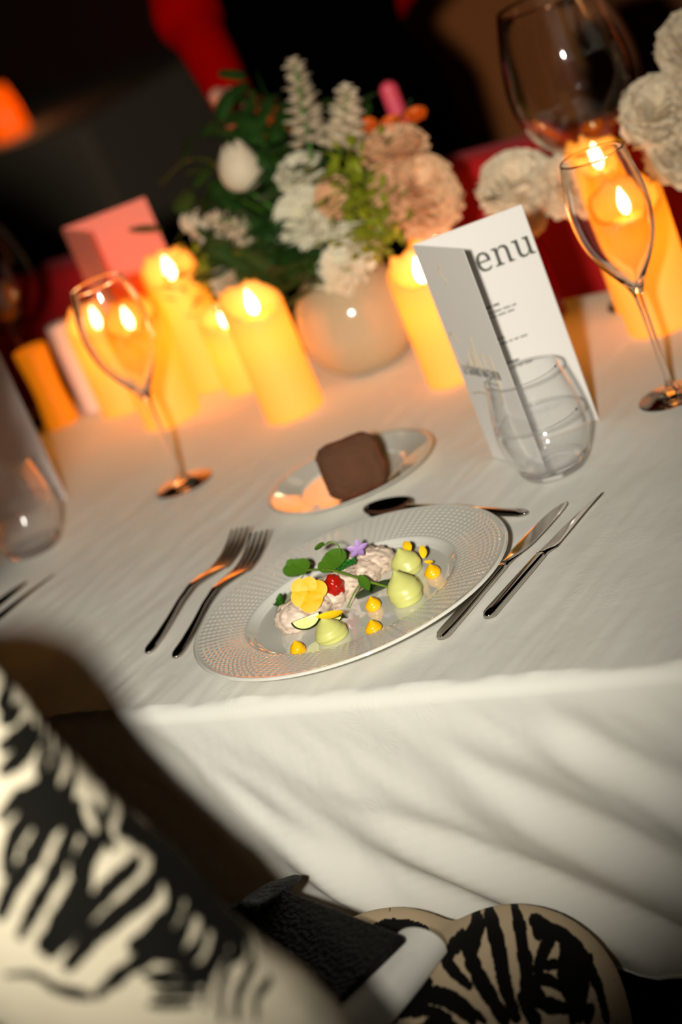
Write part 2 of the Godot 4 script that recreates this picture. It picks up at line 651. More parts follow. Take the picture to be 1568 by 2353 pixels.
func seated_guest() -> void:
	var o := thing("person", "seated person in a zebra-print jacket and trousers, knees against the tablecloth at the lower edge", "person")
	var skin := lin(0.80, 0.58, 0.47)
	var S := func(a: Vector3, b: Vector3, r0: float, r1: float) -> Array: return [a, b, r0, r1, skin]
	var hr := W(0.27, -0.205, 0.53)
	var hl := W(0.13, -0.205, 0.49)
	var kr := W(0.391, -0.234, 0.127)
	var kl := W(0.280, -0.236, 0.127)
	var fr := W(0.405, -0.665, 0.10)
	var flt := W(0.290, -0.665, 0.08)
	var shr := W(0.338, 0.262, 0.487)
	var shl := W(0.07, 0.285, 0.43)
	var er := W(0.452, 0.035, 0.500)
	var el := W(-0.07, 0.02, 0.38)
	var wr := W(0.300, -0.095, 0.415)
	var wl := W(0.11, -0.11, 0.26)
	var neck := W(0.275, 0.320, 0.490)
	var head := W(0.368, 0.495, 0.520)  # out of view, leaned so its shadow darkens the table at the left
	var legs := [S.call(hr, kr, 0.088, 0.071), S.call(hl, kl, 0.088, 0.071), S.call(kr, fr, 0.066, 0.048), S.call(kl, flt, 0.066, 0.048), S.call(hr, hl, 0.11, 0.11)]
	var torso := [S.call(hr.lerp(hl, 0.5) + Vector3(0, 0.06, 0), W(0.185, 0.02, 0.475), 0.125, 0.115), S.call(W(0.225, 0.05, 0.485), W(0.245, 0.20, 0.47), 0.095, 0.095), S.call(W(0.145, 0.05, 0.465), W(0.115, 0.20, 0.45), 0.095, 0.095), S.call(shr, shl, 0.05, 0.05)]
	var arms := [S.call(shr, er, 0.058, 0.066), S.call(shl, el, 0.056, 0.050), S.call(er, wr, 0.058, 0.040), S.call(el, wl, 0.046, 0.036)]
	var head_b := [S.call(W(0.22, 0.27, 0.475), neck + Vector3(0.05, 0.09, 0.015), 0.050, 0.046), S.call(head + Vector3(0, -0.05, -0.025), head + Vector3(0, 0.01, 0), 0.058, 0.086), S.call(head + Vector3(0, 0.035, 0.012), head + Vector3(0, 0.04, 0.03), 0.09, 0.09)]
	var body := Sh.new()
	sdf_mesh(legs + torso + arms + head_b, 0.016, 0.04, body)
	# face, seen only from elsewhere: nose, lips, brow, ears
	sdf_mesh([S.call(head + Vector3(0.004, 0.012, -0.086), head + Vector3(0.005, -0.03, -0.104), 0.008, 0.013), S.call(head + Vector3(-0.022, -0.062, -0.078), head + Vector3(0.028, -0.062, -0.078), 0.008, 0.008), S.call(head + Vector3(-0.036, 0.026, -0.074), head + Vector3(0.04, 0.026, -0.074), 0.012, 0.012), S.call(head + Vector3(0.088, 0.01, 0.005), head + Vector3(0.086, -0.03, 0.0), 0.013, 0.010), S.call(head + Vector3(-0.088, 0.01, 0.005), head + Vector3(-0.086, -0.03, 0.0), 0.013, 0.010)], 0.006, 0.008, body)
	for sgn in [1.0, -1.0]:          # hands resting on the lap, fingers slightly curled
		var w: Vector3 = wr if sgn > 0 else wl
		var fw: Vector3 = (w - (er if sgn > 0 else el)).normalized() * 0.4 + Vector3(-0.5 * sgn, -0.25, -0.7)
		fw = fw.normalized()
		var sd: Vector3 = (Vector3(sgn, 0, 0) - fw * fw.x * sgn).normalized()
		var dn := Vector3(0, -1, 0)
		var hand := [S.call(w - fw * 0.02, w + fw * 0.02, 0.027, 0.024), S.call(w + fw * 0.02 + sd * 0.018, w + fw * 0.07 + sd * 0.026, 0.016, 0.013), S.call(w + fw * 0.02 - sd * 0.015, w + fw * 0.072 - sd * 0.024, 0.017, 0.013), S.call(w + fw * 0.03, w + fw * 0.072, 0.016, 0.014)]
		for i in 4:
			var b: Vector3 = w + fw * 0.073 + sd * (0.028 - i * 0.0185)
			var l: float = [0.029, 0.037, 0.040, 0.035][i]
			var d1 := (fw + dn * 0.25).normalized()
			var d2 := (fw + dn * 0.9).normalized()
			hand.append(S.call(b, b + d1 * l, 0.0092, 0.0082))
			hand.append(S.call(b + d1 * l, b + d1 * l + d2 * l * 0.9, 0.0082, 0.0068))
		var tb: Vector3 = w + fw * 0.02 - sd * 0.024
		var td := (fw * 0.8 - sd * 0.6).normalized()
		hand.append(S.call(tb, tb + td * 0.036, 0.0125, 0.0105))
		hand.append(S.call(tb + td * 0.036, tb + td * 0.036 + (fw + dn * 0.3).normalized() * 0.026, 0.0105, 0.008))
		sdf_mesh(hand, 0.004, 0.008, body)
	part("body", body, vmat(0.55), o)
	var hair := Sh.new()
	sdf_mesh([S.call(head + Vector3(0, 0.05, 0.02), head + Vector3(0, 0.02, 0.06), 0.098, 0.10), S.call(head + Vector3(0, 0.0, 0.06), head + Vector3(-0.02, -0.05, 0.065), 0.085, 0.06), S.call(head + Vector3(-0.06, 0.06, -0.01), head + Vector3(0.06, 0.06, -0.01), 0.05, 0.05)], 0.011, 0.02, hair)
	part("hair", hair, mat(Color(0.16, 0.09, 0.05), 0.45), o)
	for sg in [-1.0, 1.0]:
		part("eye", Sh.new().blob(head + Vector3(0.004 + 0.032 * sg, 0.008, -0.074), Vector3.ONE * 0.0115, Basis.IDENTITY, 0.0, 1.0, null, 14, 10), mat(Color(0.9, 0.88, 0.85), 0.2), o)

	# trousers
	var tr := Sh.new()
	sdf_mesh(legs + [S.call(hr.lerp(hl, 0.5), hr.lerp(hl, 0.5) + Vector3(0, 0.08, 0), 0.12, 0.125)], 0.009, 0.03, tr, 0.009)
	tr.map_uv(func(p: Vector3) -> Vector2:
		var q := p - W(0.30, -0.2, 0.235)
		return Vector2((q.dot(Vector3(0.85, -0.25, -0.46)) + 0.5) / 0.75, (q.dot(Vector3(0.1, 0.85, -0.52)) + 0.5) / 0.75))
	part("trousers", tr, zebra(TROUSER_STRIPES, Rect2(-0.5, -0.5, 0.75, 0.75), 0.0048, 0.4, [[-0.48, 0.020, 25.0]], Color(0.80, 0.71, 0.59)), o)
	# jacket with wide sleeves
	var jk := Sh.new()
	sdf_mesh(torso + [S.call(shr, er, 0.064, 0.078), S.call(shl, el, 0.062, 0.062), S.call(er, er.lerp(wr, 0.9), 0.074, 0.056), S.call(el, el.lerp(wl, 0.9), 0.060, 0.046), S.call(W(0.27, 0.10, 0.43), W(0.28, 0.13, 0.42), 0.06, 0.06), S.call(W(0.12, 0.10, 0.40), W(0.11, 0.13, 0.39), 0.06, 0.06)], 0.009, 0.035, jk, 0.006)
	for k in jk.v.size():             # soft folds of the cloth
		var p := jk.v[k]
		jk.v[k] += Vector3(nz.get_noise_3dv(p * 9.0), nz.get_noise_3dv(p * 9.0 + Vector3.ONE * 7.0), nz.get_noise_3dv(p * 9.0 - Vector3.ONE * 5.0)) * 0.006
	var A := Vector3(0.468, 0.0, 0.516)
	jk.map_uv(func(p: Vector3) -> Vector2: return Vector2(((p - A).dot(Vector3(0.8, 0, -0.6)) + 0.45) / 0.65, (p.y - TH + 0.30) / 0.65))
	part("jacket", jk, zebra(SLEEVE_STRIPES_AND_FOLD_SHADE, Rect2(-0.45, -0.30, 0.65, 0.65), 0.0036, 0.25, [[-0.27, 0.014, 20.0], [0.30, 0.016, 3.0], [0.01, 0.018, 16.0, -0.075]], Color(0.75, 0.71, 0.62)), o)
	for f in [fr, flt]:
		part("shoe", Sh.new().blob(f + Vector3(0.0, -0.035, -0.075), Vector3(0.042, 0.045, 0.125), Basis.IDENTITY, 0.06, 30.0, nz, 28, 16), M.black, o)

	# the stool that carries the guest
	var ch := thing("dining_chair", "dark upholstered chair carrying the guest in zebra print", "chair", W(0.20, 0, 0.54), -0.3)
	part("seat", Sh.new().rbox(Vector3(0.44, 0.07, 0.42), 0.03, Transform3D(Basis.IDENTITY, Vector3(0, -0.355, 0)), 5), M.black, ch)
	part("backrest", Sh.new().rbox(Vector3(0.42, 0.34, 0.05), 0.022, Transform3D(Basis(Vector3.RIGHT, 0.12), Vector3(0, -0.05, 0.24)), 5), M.black, ch)
	for q in [Vector2(-0.19, -0.17), Vector2(0.19, -0.17), Vector2(-0.19, 0.19), Vector2(0.19, 0.19)]:
		part("leg", Sh.new().tube(PackedVector3Array([Vector3(q.x, -TH, q.y), Vector3(q.x, -0.12 if q.y > 0 else -0.38, q.y + (0.03 if q.y > 0 else 0.0))]), PackedFloat32Array([0.012, 0.018]), 10), M.black, ch)

	# what lies on the lap
	var bag := thing("black_clutch", "black textured leather bag with a folded top lying on the seated person's lap", "handbag", W(0.262, -0.160, 0.217), -0.38)
	var lm := mat(Color(0.045, 0.042, 0.034), 0.7)
	lm.metallic_specular = 0.3
	lm.normal_enabled = true
	lm.normal_texture = noise_tex(0.06, 31, true, 8.0, 256)
	lm.uv1_triplanar = true
	lm.uv1_scale = Vector3(9, 9, 9)
	part("body", Sh.new().rbox(Vector3(0.17, 0.042, 0.155), 0.016, Transform3D(Basis(Vector3.RIGHT, 0.06), Vector3(0.0, 0.018, 0.0)), 5), lm, bag)
	part("flap", Sh.new().rbox(Vector3(0.172, 0.007, 0.10), 0.003, Transform3D(Basis(Vector3.RIGHT, 0.09), Vector3(0.0, 0.0425, -0.022)), 3), lm, bag)
	var bow := Sh.new()
	for k in 4:
		bow.blob(Vector3(-0.078 + 0.010 * k, 0.050 + 0.007 * k, -0.060 + 0.016 * k), Vector3(0.045, 0.006, 0.015), Basis(Vector3.UP, -1.1 + k * 0.33) * Basis(Vector3.FORWARD, -0.35 - 0.1 * k), 0.25, 40.0, nz, 16, 10)
	part("bow", bow, lm, bag)
	part("clasp", Sh.new().rbox(Vector3(0.012, 0.004, 0.006), 0.0015, Transform3D(Basis.IDENTITY, Vector3(-0.07, 0.048, 0.03)), 3), mat(Color(0.85, 0.6, 0.25), 0.2, 1.0), bag)
	var st := []
	for k in 25:
		var t := k / 24.0
		var e := minf(1.0, sqrt(1.0 - pow(clampf(absf(t - 0.5) * 2.0, 0.0, 0.999), 14.0)) + 0.02)
		st.append([W(0.362 - 0.030 * t, -0.136 + 0.001 * sin(t * 5.0), 0.160 + 0.27 * t), 0.0205 * e, 0.0165 * e])
	var napkin := thing("napkin", "rolled white damask napkin resting on the seated person's lap", "napkin")
	part("roll", Sh.new().sweep(st, Vector3(0.985, 0, 0.13), Vector3.UP, 24, 2.5), M.linen, napkin)
	part("outer_fold", Sh.new().grid(14, 24, func(a: float, d: float) -> Vector3:
		var an := lerpf(-0.9, 1.9, a)
		return W(0.362 - 0.030 * d, -0.136, 0.163 + 0.264 * d) + Vector3(sin(an) * 0.0216, cos(an) * 0.0176, 0.0), false, false), M.linen, napkin)


# ---------------------------------------------------------------- place settings
func dinner_plate() -> Sh:
	var R := 0.15
	var nu := 704
	var nv := 66
	var s := Sh.new()
	# top surface
	var top: Array = [Vector2(0.0, 0.0085), Vector2(0.05, 0.0085), Vector2(0.088, 0.0088), Vector2(0.0945, 0.0105), Vector2(0.100, 0.0142), Vector2(0.104, 0.0153), Vector2(0.125, 0.0181), Vector2(0.146, 0.0211), Vector2(0.1485, 0.0214), Vector2(0.15, 0.0204)]
	var tp := cr2(top, 8)
	s.grid(96, 36, func(a: float, d: float) -> Vector3:
		var p := tp[roundi(d * 36.0)]
		return Vector3(p.x * cos(a * TAU), p.y, p.x * sin(a * TAU)), true, false)
	s.fix(0)
	var i0 := s.ix.size()
	s.grid(nu, nv, func(a: float, d: float) -> Vector3:
		var r := lerpf(tp[36].x, 0.1468, d)
		var y := lerpf(tp[36].y, 0.0212, d) + 0.0003 * sin(d * PI)
		var env := smoothstep(0.0, 0.07, d) * smoothstep(1.0, 0.93, d)
		y += 0.00036 * env * (cos(110.0 * a * TAU) + cos(10.0 * TAU * d)) * 0.5
		return Vector3(r * cos(a * TAU), y, r * sin(a * TAU)), true, false)
	var under := cr2([Vector2(0.1468, 0.0212), Vector2(0.149, 0.0215), Vector2(0.1503, 0.0202), Vector2(0.1485, 0.0185), Vector2(0.125, 0.0140), Vector2(0.1, 0.0075), Vector2(0.09, 0.003), Vector2(0.086, 0.0), Vector2(0.08, 0.0), Vector2(0.078, 0.003), Vector2(0.0, 0.004)], 6)
	var nn := under.size() - 1
	s.grid(128, nn, func(a: float, d: float) -> Vector3:
		var p := under[roundi(d * nn)]
		return Vector3(p.x * cos(a * TAU), p.y, p.x * sin(a * TAU)), true, false)
	s.fix(0)
	return s


func bezel(l: float, st: Array) -> Array:
	return st


func knife(slim: bool) -> Array:            # [handle, blade] along -z, handle end at z = 0
	var L := 0.212 if slim else 0.23
	var hl := L * (0.47 if slim else 0.5)
	var h := []
	for k in 22:
		var t := k / 21.0
		var e := 1.0
		if t < 0.06:
			e = lerpf(0.55, 1.0, sqrt(t / 0.06))
		h.append([Vector3(0, 0.0042, -hl * t), lerpf(0.0058, 0.0043, t) * e, lerpf(0.0040, 0.0030, t) * e])
	var b := []
	for k in 26:
		var t := k / 25.0
		var w := 0.0
		var off := 0.0
		if slim:
			w = 0.0044 + 0.0035 * smoothstep(0.05, 0.12, t) * (1.0 - t)
			off = 0.002 * smoothstep(0.05, 0.12, t)
		else:
			w = lerpf(0.0042, 0.0095, smoothstep(0.0, 0.35, t))
			off = 0.003 * smoothstep(0.0, 0.4, t)
		w *= sqrt(maxf(1.0 - pow(t, 5.0 if not slim else 2.4), 0.0004))
		b.append([Vector3(off + 0.004 * pow(t, 4.0), 0.0040 - 0.0018 * t, -hl - (L - hl) * t), w, lerpf(0.0028, 0.0007, smoothstep(0.0, 0.2, t))])
	return [Sh.new().sweep(h, Vector3.RIGHT, Vector3.UP, 20, 3.2), Sh.new().sweep(b, Vector3.RIGHT, Vector3.UP, 16, 2.2)]


func fork() -> Array:
	var h := []
	var hy := [0.004, 0.006, 0.010, 0.015, 0.017, 0.013, 0.008]
	for k in 30:
		var t := k / 29.0
		var e := lerpf(0.5, 1.0, sqrt(minf(t / 0.05, 1.0)))
		h.append([Vector3(0, lerp_list(hy, t), -0.152 * t), lerp_list([0.0060, 0.0050, 0.0038, 0.0030, 0.0029, 0.0042, 0.0085, 0.0120], t) * e, lerp_list([0.0030, 0.0029, 0.0026, 0.0024, 0.0022, 0.0018, 0.0013], t) * e])
	var out := [Sh.new().sweep(h, Vector3.RIGHT, Vector3.UP, 16, 2.6)]
	for i in 4:
		var x := (i - 1.5) * 0.0067
		var t_ := []
		for k in 12:
			var t := k / 11.0
			t_.append([Vector3(x * (1.0 - 0.05 * t), 0.008 + 0.011 * pow(t, 1.6) - 0.003 * sin(t * PI), -0.149 - 0.062 * t), lerpf(0.0022, 0.0011, t), lerpf(0.0012, 0.0008, t)])
		out.append(Sh.new().sweep(t_, Vector3.RIGHT, Vector3.UP, 8, 2.4))
	return out


func spoon() -> Array:
	var h := []
	for k in 26:
		var t := k / 25.0
		var e := lerpf(0.5, 1.0, sqrt(minf(t / 0.05, 1.0)))
		h.append([Vector3(0, lerp_list([0.004, 0.005, 0.007, 0.009, 0.010, 0.0105], t), -0.15 * t), lerp_list([0.0058, 0.0048, 0.0036, 0.0028, 0.0028, 0.0036], t) * e, lerp_list([0.0029, 0.0027, 0.0024, 0.002, 0.0018], t) * e])
	var bowl := Sh.new()
	bowl.grid(36, 16, func(a: float, d: float) -> Vector3:
		var inner := d > 0.5
		var q := (d if not inner else 1.0 - d) * 2.0
		var r := sin(q * PI / 2.0)
		var dep := (1.0 - cos(q * PI / 2.0))
		var wx := 0.0185 * (1.0 - 0.16 * sin(a * TAU))
		return Vector3(cos(a * TAU) * r * wx, 0.0012 + dep * 0.0098 + (0.0011 if inner else 0.0), -0.177 - sin(a * TAU) * r * 0.030), true)
	return [Sh.new().sweep(h, Vector3.RIGHT, Vector3.UP, 16, 2.6), bowl]


func cutlery(kind: String, label: String, a: Vector3, b: Vector3, group := "") -> Node3D:
	var d := b - a
	var o := thing(kind, label, kind.get_slice("_", 1), W(a.x, 0.0, a.z), atan2(-d.x, -d.z), group)
	match kind:
		"table_knife", "butter_knife":
			var k := knife(kind == "butter_knife")
			part("handle", k[0], M.steel, o)
			part("blade", k[1], M.steel, o)
		"table_fork":
			var k := fork()
			part("handle", k[0], M.steel, o)
			for i in 4:
				part("tine", k[i + 1], M.steel, o)
		"dessert_spoon":
			var k := spoon()
			part("handle", k[0], M.steel, o)
			part("bowl", k[1], M.steel, o)
	return o


func flute(at: Vector3, label: String) -> Node3D:
	var o := thing("champagne_flute", label, "wine glass", at, 0.0, "champagne flutes on the table")
	var outer: Array = [Vector2(0.0040, 0.098), Vector2(0.0055, 0.110), Vector2(0.012, 0.124), Vector2(0.024, 0.143), Vector2(0.034, 0.165), Vector2(0.0385, 0.190), Vector2(0.038, 0.212), Vector2(0.034, 0.234), Vector2(0.0305, 0.250)]
	var inner: Array = [Vector2(0.0293, 0.250), Vector2(0.0328, 0.234), Vector2(0.0368, 0.212), Vector2(0.0373, 0.190), Vector2(0.0327, 0.165), Vector2(0.0225, 0.144), Vector2(0.0100, 0.127), Vector2(0.0035, 0.119), Vector2(0.0, 0.1175)]
	var pr := PackedVector2Array([Vector2(0.0, 0.0), Vector2(0.033, 0.0), Vector2(0.0345, 0.0008), Vector2(0.034, 0.0016)])
	pr.append_array(cr2([Vector2(0.034, 0.0018), Vector2(0.02, 0.0036), Vector2(0.008, 0.0075), Vector2(0.0038, 0.016), Vector2(0.0032, 0.05), Vector2(0.0034, 0.085), Vector2(0.0040, 0.098)], 5))
	pr.append_array(cr2(outer, 6).slice(1))
	pr.append(Vector2(0.0299, 0.2508))
	pr.append_array(cr2(inner, 6))
	part("glass", Sh.new().lathe(pr, 64), M.glass, o)
	return o


func tumbler(at: Vector3, label: String) -> Node3D:
	var o := thing("water_glass", label, "water glass", at, 0.0, "stemless water glasses")
	var pr := cr2([Vector2(0.0, 0.003), Vector2(0.018, 0.002), Vector2(0.027, 0.0), Vector2(0.031, 0.002), Vector2(0.038, 0.016), Vector2(0.0432, 0.036), Vector2(0.0432, 0.053), Vector2(0.0405, 0.075), Vector2(0.0355, 0.1005)], 6)
	pr.append(Vector2(0.0349, 0.1014))
	pr.append_array(cr2([Vector2(0.0342, 0.1005), Vector2(0.0391, 0.075), Vector2(0.0417, 0.053), Vector2(0.0417, 0.036), Vector2(0.0362, 0.018), Vector2(0.026, 0.0095), Vector2(0.0, 0.0085)], 6))
	part("glass", Sh.new().lathe(pr, 64), M.pane, o)
	var wp := cr2([Vector2(0.0, 0.0090), Vector2(0.0255, 0.0100), Vector2(0.0358, 0.0184), Vector2(0.0412, 0.036), Vector2(0.0414, 0.0520), Vector2(0.0410, 0.0558)], 6)
	wp.append_array(PackedVector2Array([Vector2(0.0406, 0.0556), Vector2(0.039, 0.0548), Vector2(0.034, 0.0545), Vector2(0.0, 0.0545)]))
	part("water", Sh.new().lathe(wp, 64), M.water, o)
	part("base", Sh.new().lathe(cr2([Vector2(0.0, 0.0034), Vector2(0.018, 0.0024), Vector2(0.027, 0.0004), Vector2(0.0305, 0.0022), Vector2(0.0335, 0.0075), Vector2(0.0300, 0.0096), Vector2(0.0200, 0.0082), Vector2(0.0, 0.0080)], 5), 64), M.glass, o)
	var ring := PackedVector3Array()
	var men := PackedVector3Array()
	for k in 65:
		var a := k * TAU / 64.0
		ring.append(Vector3(0.0352 * cos(a), 0.1006, 0.0352 * sin(a)))
		men.append(Vector3(0.0405 * cos(a), 0.0553, 0.0405 * sin(a)))
	part("rim", Sh.new().tube(ring, PackedFloat32Array([0.0009]), 8), M.glass, o)
	part("meniscus", Sh.new().tube(men, PackedFloat32Array([0.0011]), 8), M.glass, o)
	return o


func panel(a: Vector3, b: Vector3, h: float, th := 0.0006) -> Sh:
	var d := (b - a)
	var n := Vector3(-d.z, 0, d.x).normalized()
	return Sh.new().rbox(Vector3(d.length(), h, th), th * 0.45, Transform3D(Basis(d.normalized(), Vector3.UP, -n), (a + b) / 2.0 + Vector3(0, h / 2.0, 0)), 3)


func text_on(called: String, txt: String, font: Font, height: float, m: Material, parent: Node, at: Vector3, dir: Vector3, up: Vector3, sx := 1.0) -> void:
	var t := TextMesh.new()
	t.text = txt
	t.font = font
	t.font_size = 96
	t.pixel_size = height / 96.0
	t.depth = 0.0002
	t.horizontal_alignment = HORIZONTAL_ALIGNMENT_LEFT
	t.vertical_alignment = VERTICAL_ALIGNMENT_BOTTOM
	var o := MeshInstance3D.new()
	o.name = called
	o.mesh = t
	o.material_override = m
	o.transform = Transform3D(Basis(dir * sx, up, dir.cross(up)), at)
	parent.add_child(o, true)


func menu_card(label: String, paper: Material, at: Vector3, turn: float, printed := true) -> Node3D:
	var o := thing("menu_card", label, "menu card", at, turn, "folded menu cards standing on the table")
	var A := Vector3(0, 0, 0)
	var B := Vector3(0.097, 0, -0.050)
	var C := Vector3(0.082, 0, 0.054)
	var H := 0.228
	part("back_leaf", panel(A, B, H), paper, o)
	part("front_leaf", panel(A, C, H), paper, o)
	if not printed:
		return o
	var serif := SystemFont.new()
	serif.font_names = PackedStringArray(["Droid Serif"])
	var sans := SystemFont.new()
	sans.font_names = PackedStringArray(["Droid Sans"])
	# inner face of the back leaf looks towards the diner
	var db := (B - A).normalized()
	var nb := Vector3(-db.z, 0, db.x).normalized()
	if nb.z < 0:
		nb = -nb
	var on_b := func(u: float, y: float) -> Vector3: return A + db * u + nb * 0.0006 + Vector3(0, y, 0)
	text_on("heading", "M", serif, 0.034, M.foil, o, on_b.call(0.0135, 0.1715), db, Vector3.UP, 0.95)
	text_on("heading", "enu", serif, 0.034, M.foil, o, on_b.call(0.0490, 0.1715), db, Vector3.UP, 0.95)
	var lines := Sh.new()
	var rows := [[0.145, 0.044, 0.9], [0.139, 0.056, 0.5], [0.1345, 0.052, 0.5], [0.112, 0.034, 0.9], [0.1065, 0.060, 0.5], [0.086, 0.040, 0.9], [0.080, 0.056, 0.5]]
	for r in rows:
		var u := 0.014
		while u < 0.014 + r[1]:
			var w := rng.randf_range(0.003, 0.008)
			lines.add(Sh.new().box(Vector3(w, 0.0016 * r[2] + 0.0004, 0.0002), Vector3.ZERO), Transform3D(Basis(db, Vector3.UP, nb), on_b.call(u + w / 2.0, r[0])))
			u += w + 0.0016
	part("menu_lines", lines, M.ink, o).set_meta("kind", "stuff")
	# outer face of the front leaf
	var dc := (C - A).normalized()
	var nc := Vector3(-dc.z, 0, dc.x).normalized()
	if nc.z < 0:
		nc = -nc
	var on_c := func(u: float, y: float) -> Vector3: return A + dc * u + nc * 0.0006 + Vector3(0, y, 0)
	text_on("hotel_name", "LE GRAND MAZARIN", sans, 0.0125, M.ink, o, on_c.call(0.008, 0.0905), dc, Vector3.UP, 0.62)
	var small := Sh.new()
	small.add(Sh.new().box(Vector3(0.030, 0.0009, 0.0002), Vector3.ZERO), Transform3D(Basis(dc, Vector3.UP, nc), on_c.call(0.056, 0.0875)))
	part("underline", small, M.ink, o)
	var mark := Sh.new()           # the small looped emblem at the top
	var mp := PackedVector3Array()
	for k in 25:
		var t := k / 24.0
		mp.append(on_c.call(0.0385 + 0.0035 * sin(t * TAU * 1.25) * (1.0 - 0.4 * t), 0.189 + 0.022 * t) )
	mark.tube(mp, PackedFloat32Array([0.0005]), 6)
	part("emblem", mark, M.gold_ink, o)
	var script := Sh.new()         # large pale handwriting
	var strokes := [
		[Vector2(0.022, 0.128), Vector2(0.012, 0.137), Vector2(0.005, 0.128), Vector2(0.006, 0.110), Vector2(0.016, 0.101), Vector2(0.026, 0.108)],
		[Vector2(0.030, 0.120), Vector2(0.029, 0.108), Vector2(0.034, 0.103), Vector2(0.039, 0.112), Vector2(0.040, 0.120), Vector2(0.041, 0.104)],
		[Vector2(0.047, 0.136), Vector2(0.046, 0.110), Vector2(0.050, 0.103)],
		[Vector2(0.058, 0.119), Vector2(0.057, 0.107), Vector2(0.061, 0.103)],
		[Vector2(0.072, 0.119), Vector2(0.071, 0.095), Vector2(0.067, 0.072), Vector2(0.060, 0.066)],
		[Vector2(0.010, 0.072), Vector2(0.030, 0.075), Vector2(0.052, 0.070)],
	]
	for s in strokes:
		var pts := PackedVector3Array()
		for p in cr2(s, 6):
			pts.append(on_c.call(p.x, p.y))
		script.tube(pts, PackedFloat32Array([0.0006]), 6)
	part("script", script, M.gold_ink, o)
	return o


func place_setting() -> void:
	var pl := solo("dinner_plate", "large white dinner plate with a facetted rim holding the starter", "plate", dinner_plate(), M.porcelain, W(0.2085, 0.0, -0.128), "white dinner plates")
	pl.scale = Vector3(0.975, 1.0, 0.975)
	var off := Vector3(-0.655, 0, 0.008)
	dup(pl, pl.position + off, 0.0, "white dinner plate at the next place, cut off by the picture's left edge")
	cutlery("table_knife", "long steel table knife lying next to the starter plate", Vector3(0.333, 0, -0.051), Vector3(0.349, 0, -0.278))
	cutlery("butter_knife", "slim pointed steel knife, outermost on the right of the starter plate", Vector3(0.365, 0, -0.078), Vector3(0.383, 0, -0.286))
	cutlery("table_fork", "steel fork lying left of the starter plate, outer of the two", Vector3(0.002, 0, -0.080), Vector3(-0.013, 0, -0.31))
	cutlery("table_fork", "steel fork partly under the rim of the starter plate, inner of the two", Vector3(0.044, 0, -0.066), Vector3(0.018, 0, -0.31))
	cutlery("dessert_spoon", "steel dessert spoon lying crosswise behind the starter plate", Vector3(0.322, 0, -0.264), Vector3(0.120, 0, -0.318))
	cutlery("table_knife", "blurred steel table knife at the next place, inner of the two", Vector3(0.333, 0, -0.051) + off, Vector3(0.349, 0, -0.278) + off)
	cutlery("butter_knife", "blurred slim knife at the next place, outer of the two", Vector3(0.365, 0, -0.078) + off, Vector3(0.383, 0, -0.286) + off)
	tumbler(W(0.312, 0.0, -0.360), "stemless glass half full of water in front of the white menu card")
	tumbler(W(-0.355, 0.0, -0.360), "stemless glass of water at the picture's left edge")
	flute(W(0.387, 0.0, -0.490), "empty tulip flute at the right, before two bright candles")
	flute(W(-0.213, 0.0, -0.475), "empty tulip flute at the left, before a pair of bright candles")
	menu_card("white folded menu card standing behind the water glass", M.paper, W(0.220, 0.0, -0.412), 0.0)
	var pale := mat(Color(0.80, 0.74, 0.72), 0.7)
	menu_card("pale menu card at the picture's left edge beside the second water glass", pale, W(-0.50, 0.0, -0.44), 0.0, false)
	var salmon := mat(Color(0.90, 0.52, 0.45), 0.7)
	menu_card("salmon pink menu card standing behind the left flute and candles", salmon, W(-0.515, 0.0, -0.81), 0.0, false).scale = Vector3(1.08, 1.08, 1.08)

	var bp := thing("bread_plate", "small white side plate with a golden sheen under the brown bread", "plate", W(0.060, 0.0, -0.402))
	var pr := cr2([Vector2(0.0, 0.005), Vector2(0.052, 0.0055), Vector2(0.058, 0.0075), Vector2(0.085, 0.0145), Vector2(0.088, 0.0147), Vector2(0.0885, 0.0138), Vector2(0.06, 0.005), Vector2(0.05, 0.001), Vector2(0.046, 0.0), Vector2(0.043, 0.0025), Vector2(0.0, 0.0025)], 5)
	part("dish", Sh.new().lathe(pr, 72), M.porcelain, bp)
	var rimline := PackedVector3Array()
	for k in 73:
		var a := k * TAU / 72.0
		rimline.append(Vector3(0.0872 * cos(a), 0.0147, 0.0872 * sin(a)))
	part("gilt_edge", Sh.new().tube(rimline, PackedFloat32Array([0.0005]), 6), mat(Color(0.85, 0.62, 0.25), 0.2, 1.0), bp)

	var br := Sh.new()
	var bt := Transform3D(Basis(Vector3.UP, 0.55) * Basis(Vector3.RIGHT, -0.35), W(0.094, 0.0355, -0.362))
	br.grid(56, 34, func(a: float, d: float) -> Vector3:
		var p := Vector3(sin(d * PI) * cos(a * TAU), -cos(d * PI), sin(d * PI) * sin(a * TAU))
		var q := Vector3.ZERO
		for k in 3:
			q[k] = signf(p[k]) * pow(absf(p[k]), 0.48)
		q *= Vector3(0.032, 0.029, 0.018)
		q *= 1.0 + 0.07 * nz.get_noise_3dv(q * 60.0) + 0.05 * nz.get_noise_3dv(q * 300.0)
		return bt * q, true)
	br.paint(func(p: Vector3) -> Color:
		var q := bt.affine_inverse() * p
		var n := nz.get_noise_3dv(q * 300.0)
		var crust := smoothstep(0.024, 0.031, maxf(absf(q.x) * 0.9, absf(q.y)))
		return lin(0.33, 0.20, 0.115).lerp(lin(0.45, 0.19, 0.05), crust) * (1.0 + 0.3 * n))
	var bread := thing("bread_slice", "thick slice of brown bread leaning on the side plate", "bread")
	part("crumb", br, vmat(0.9), bread)


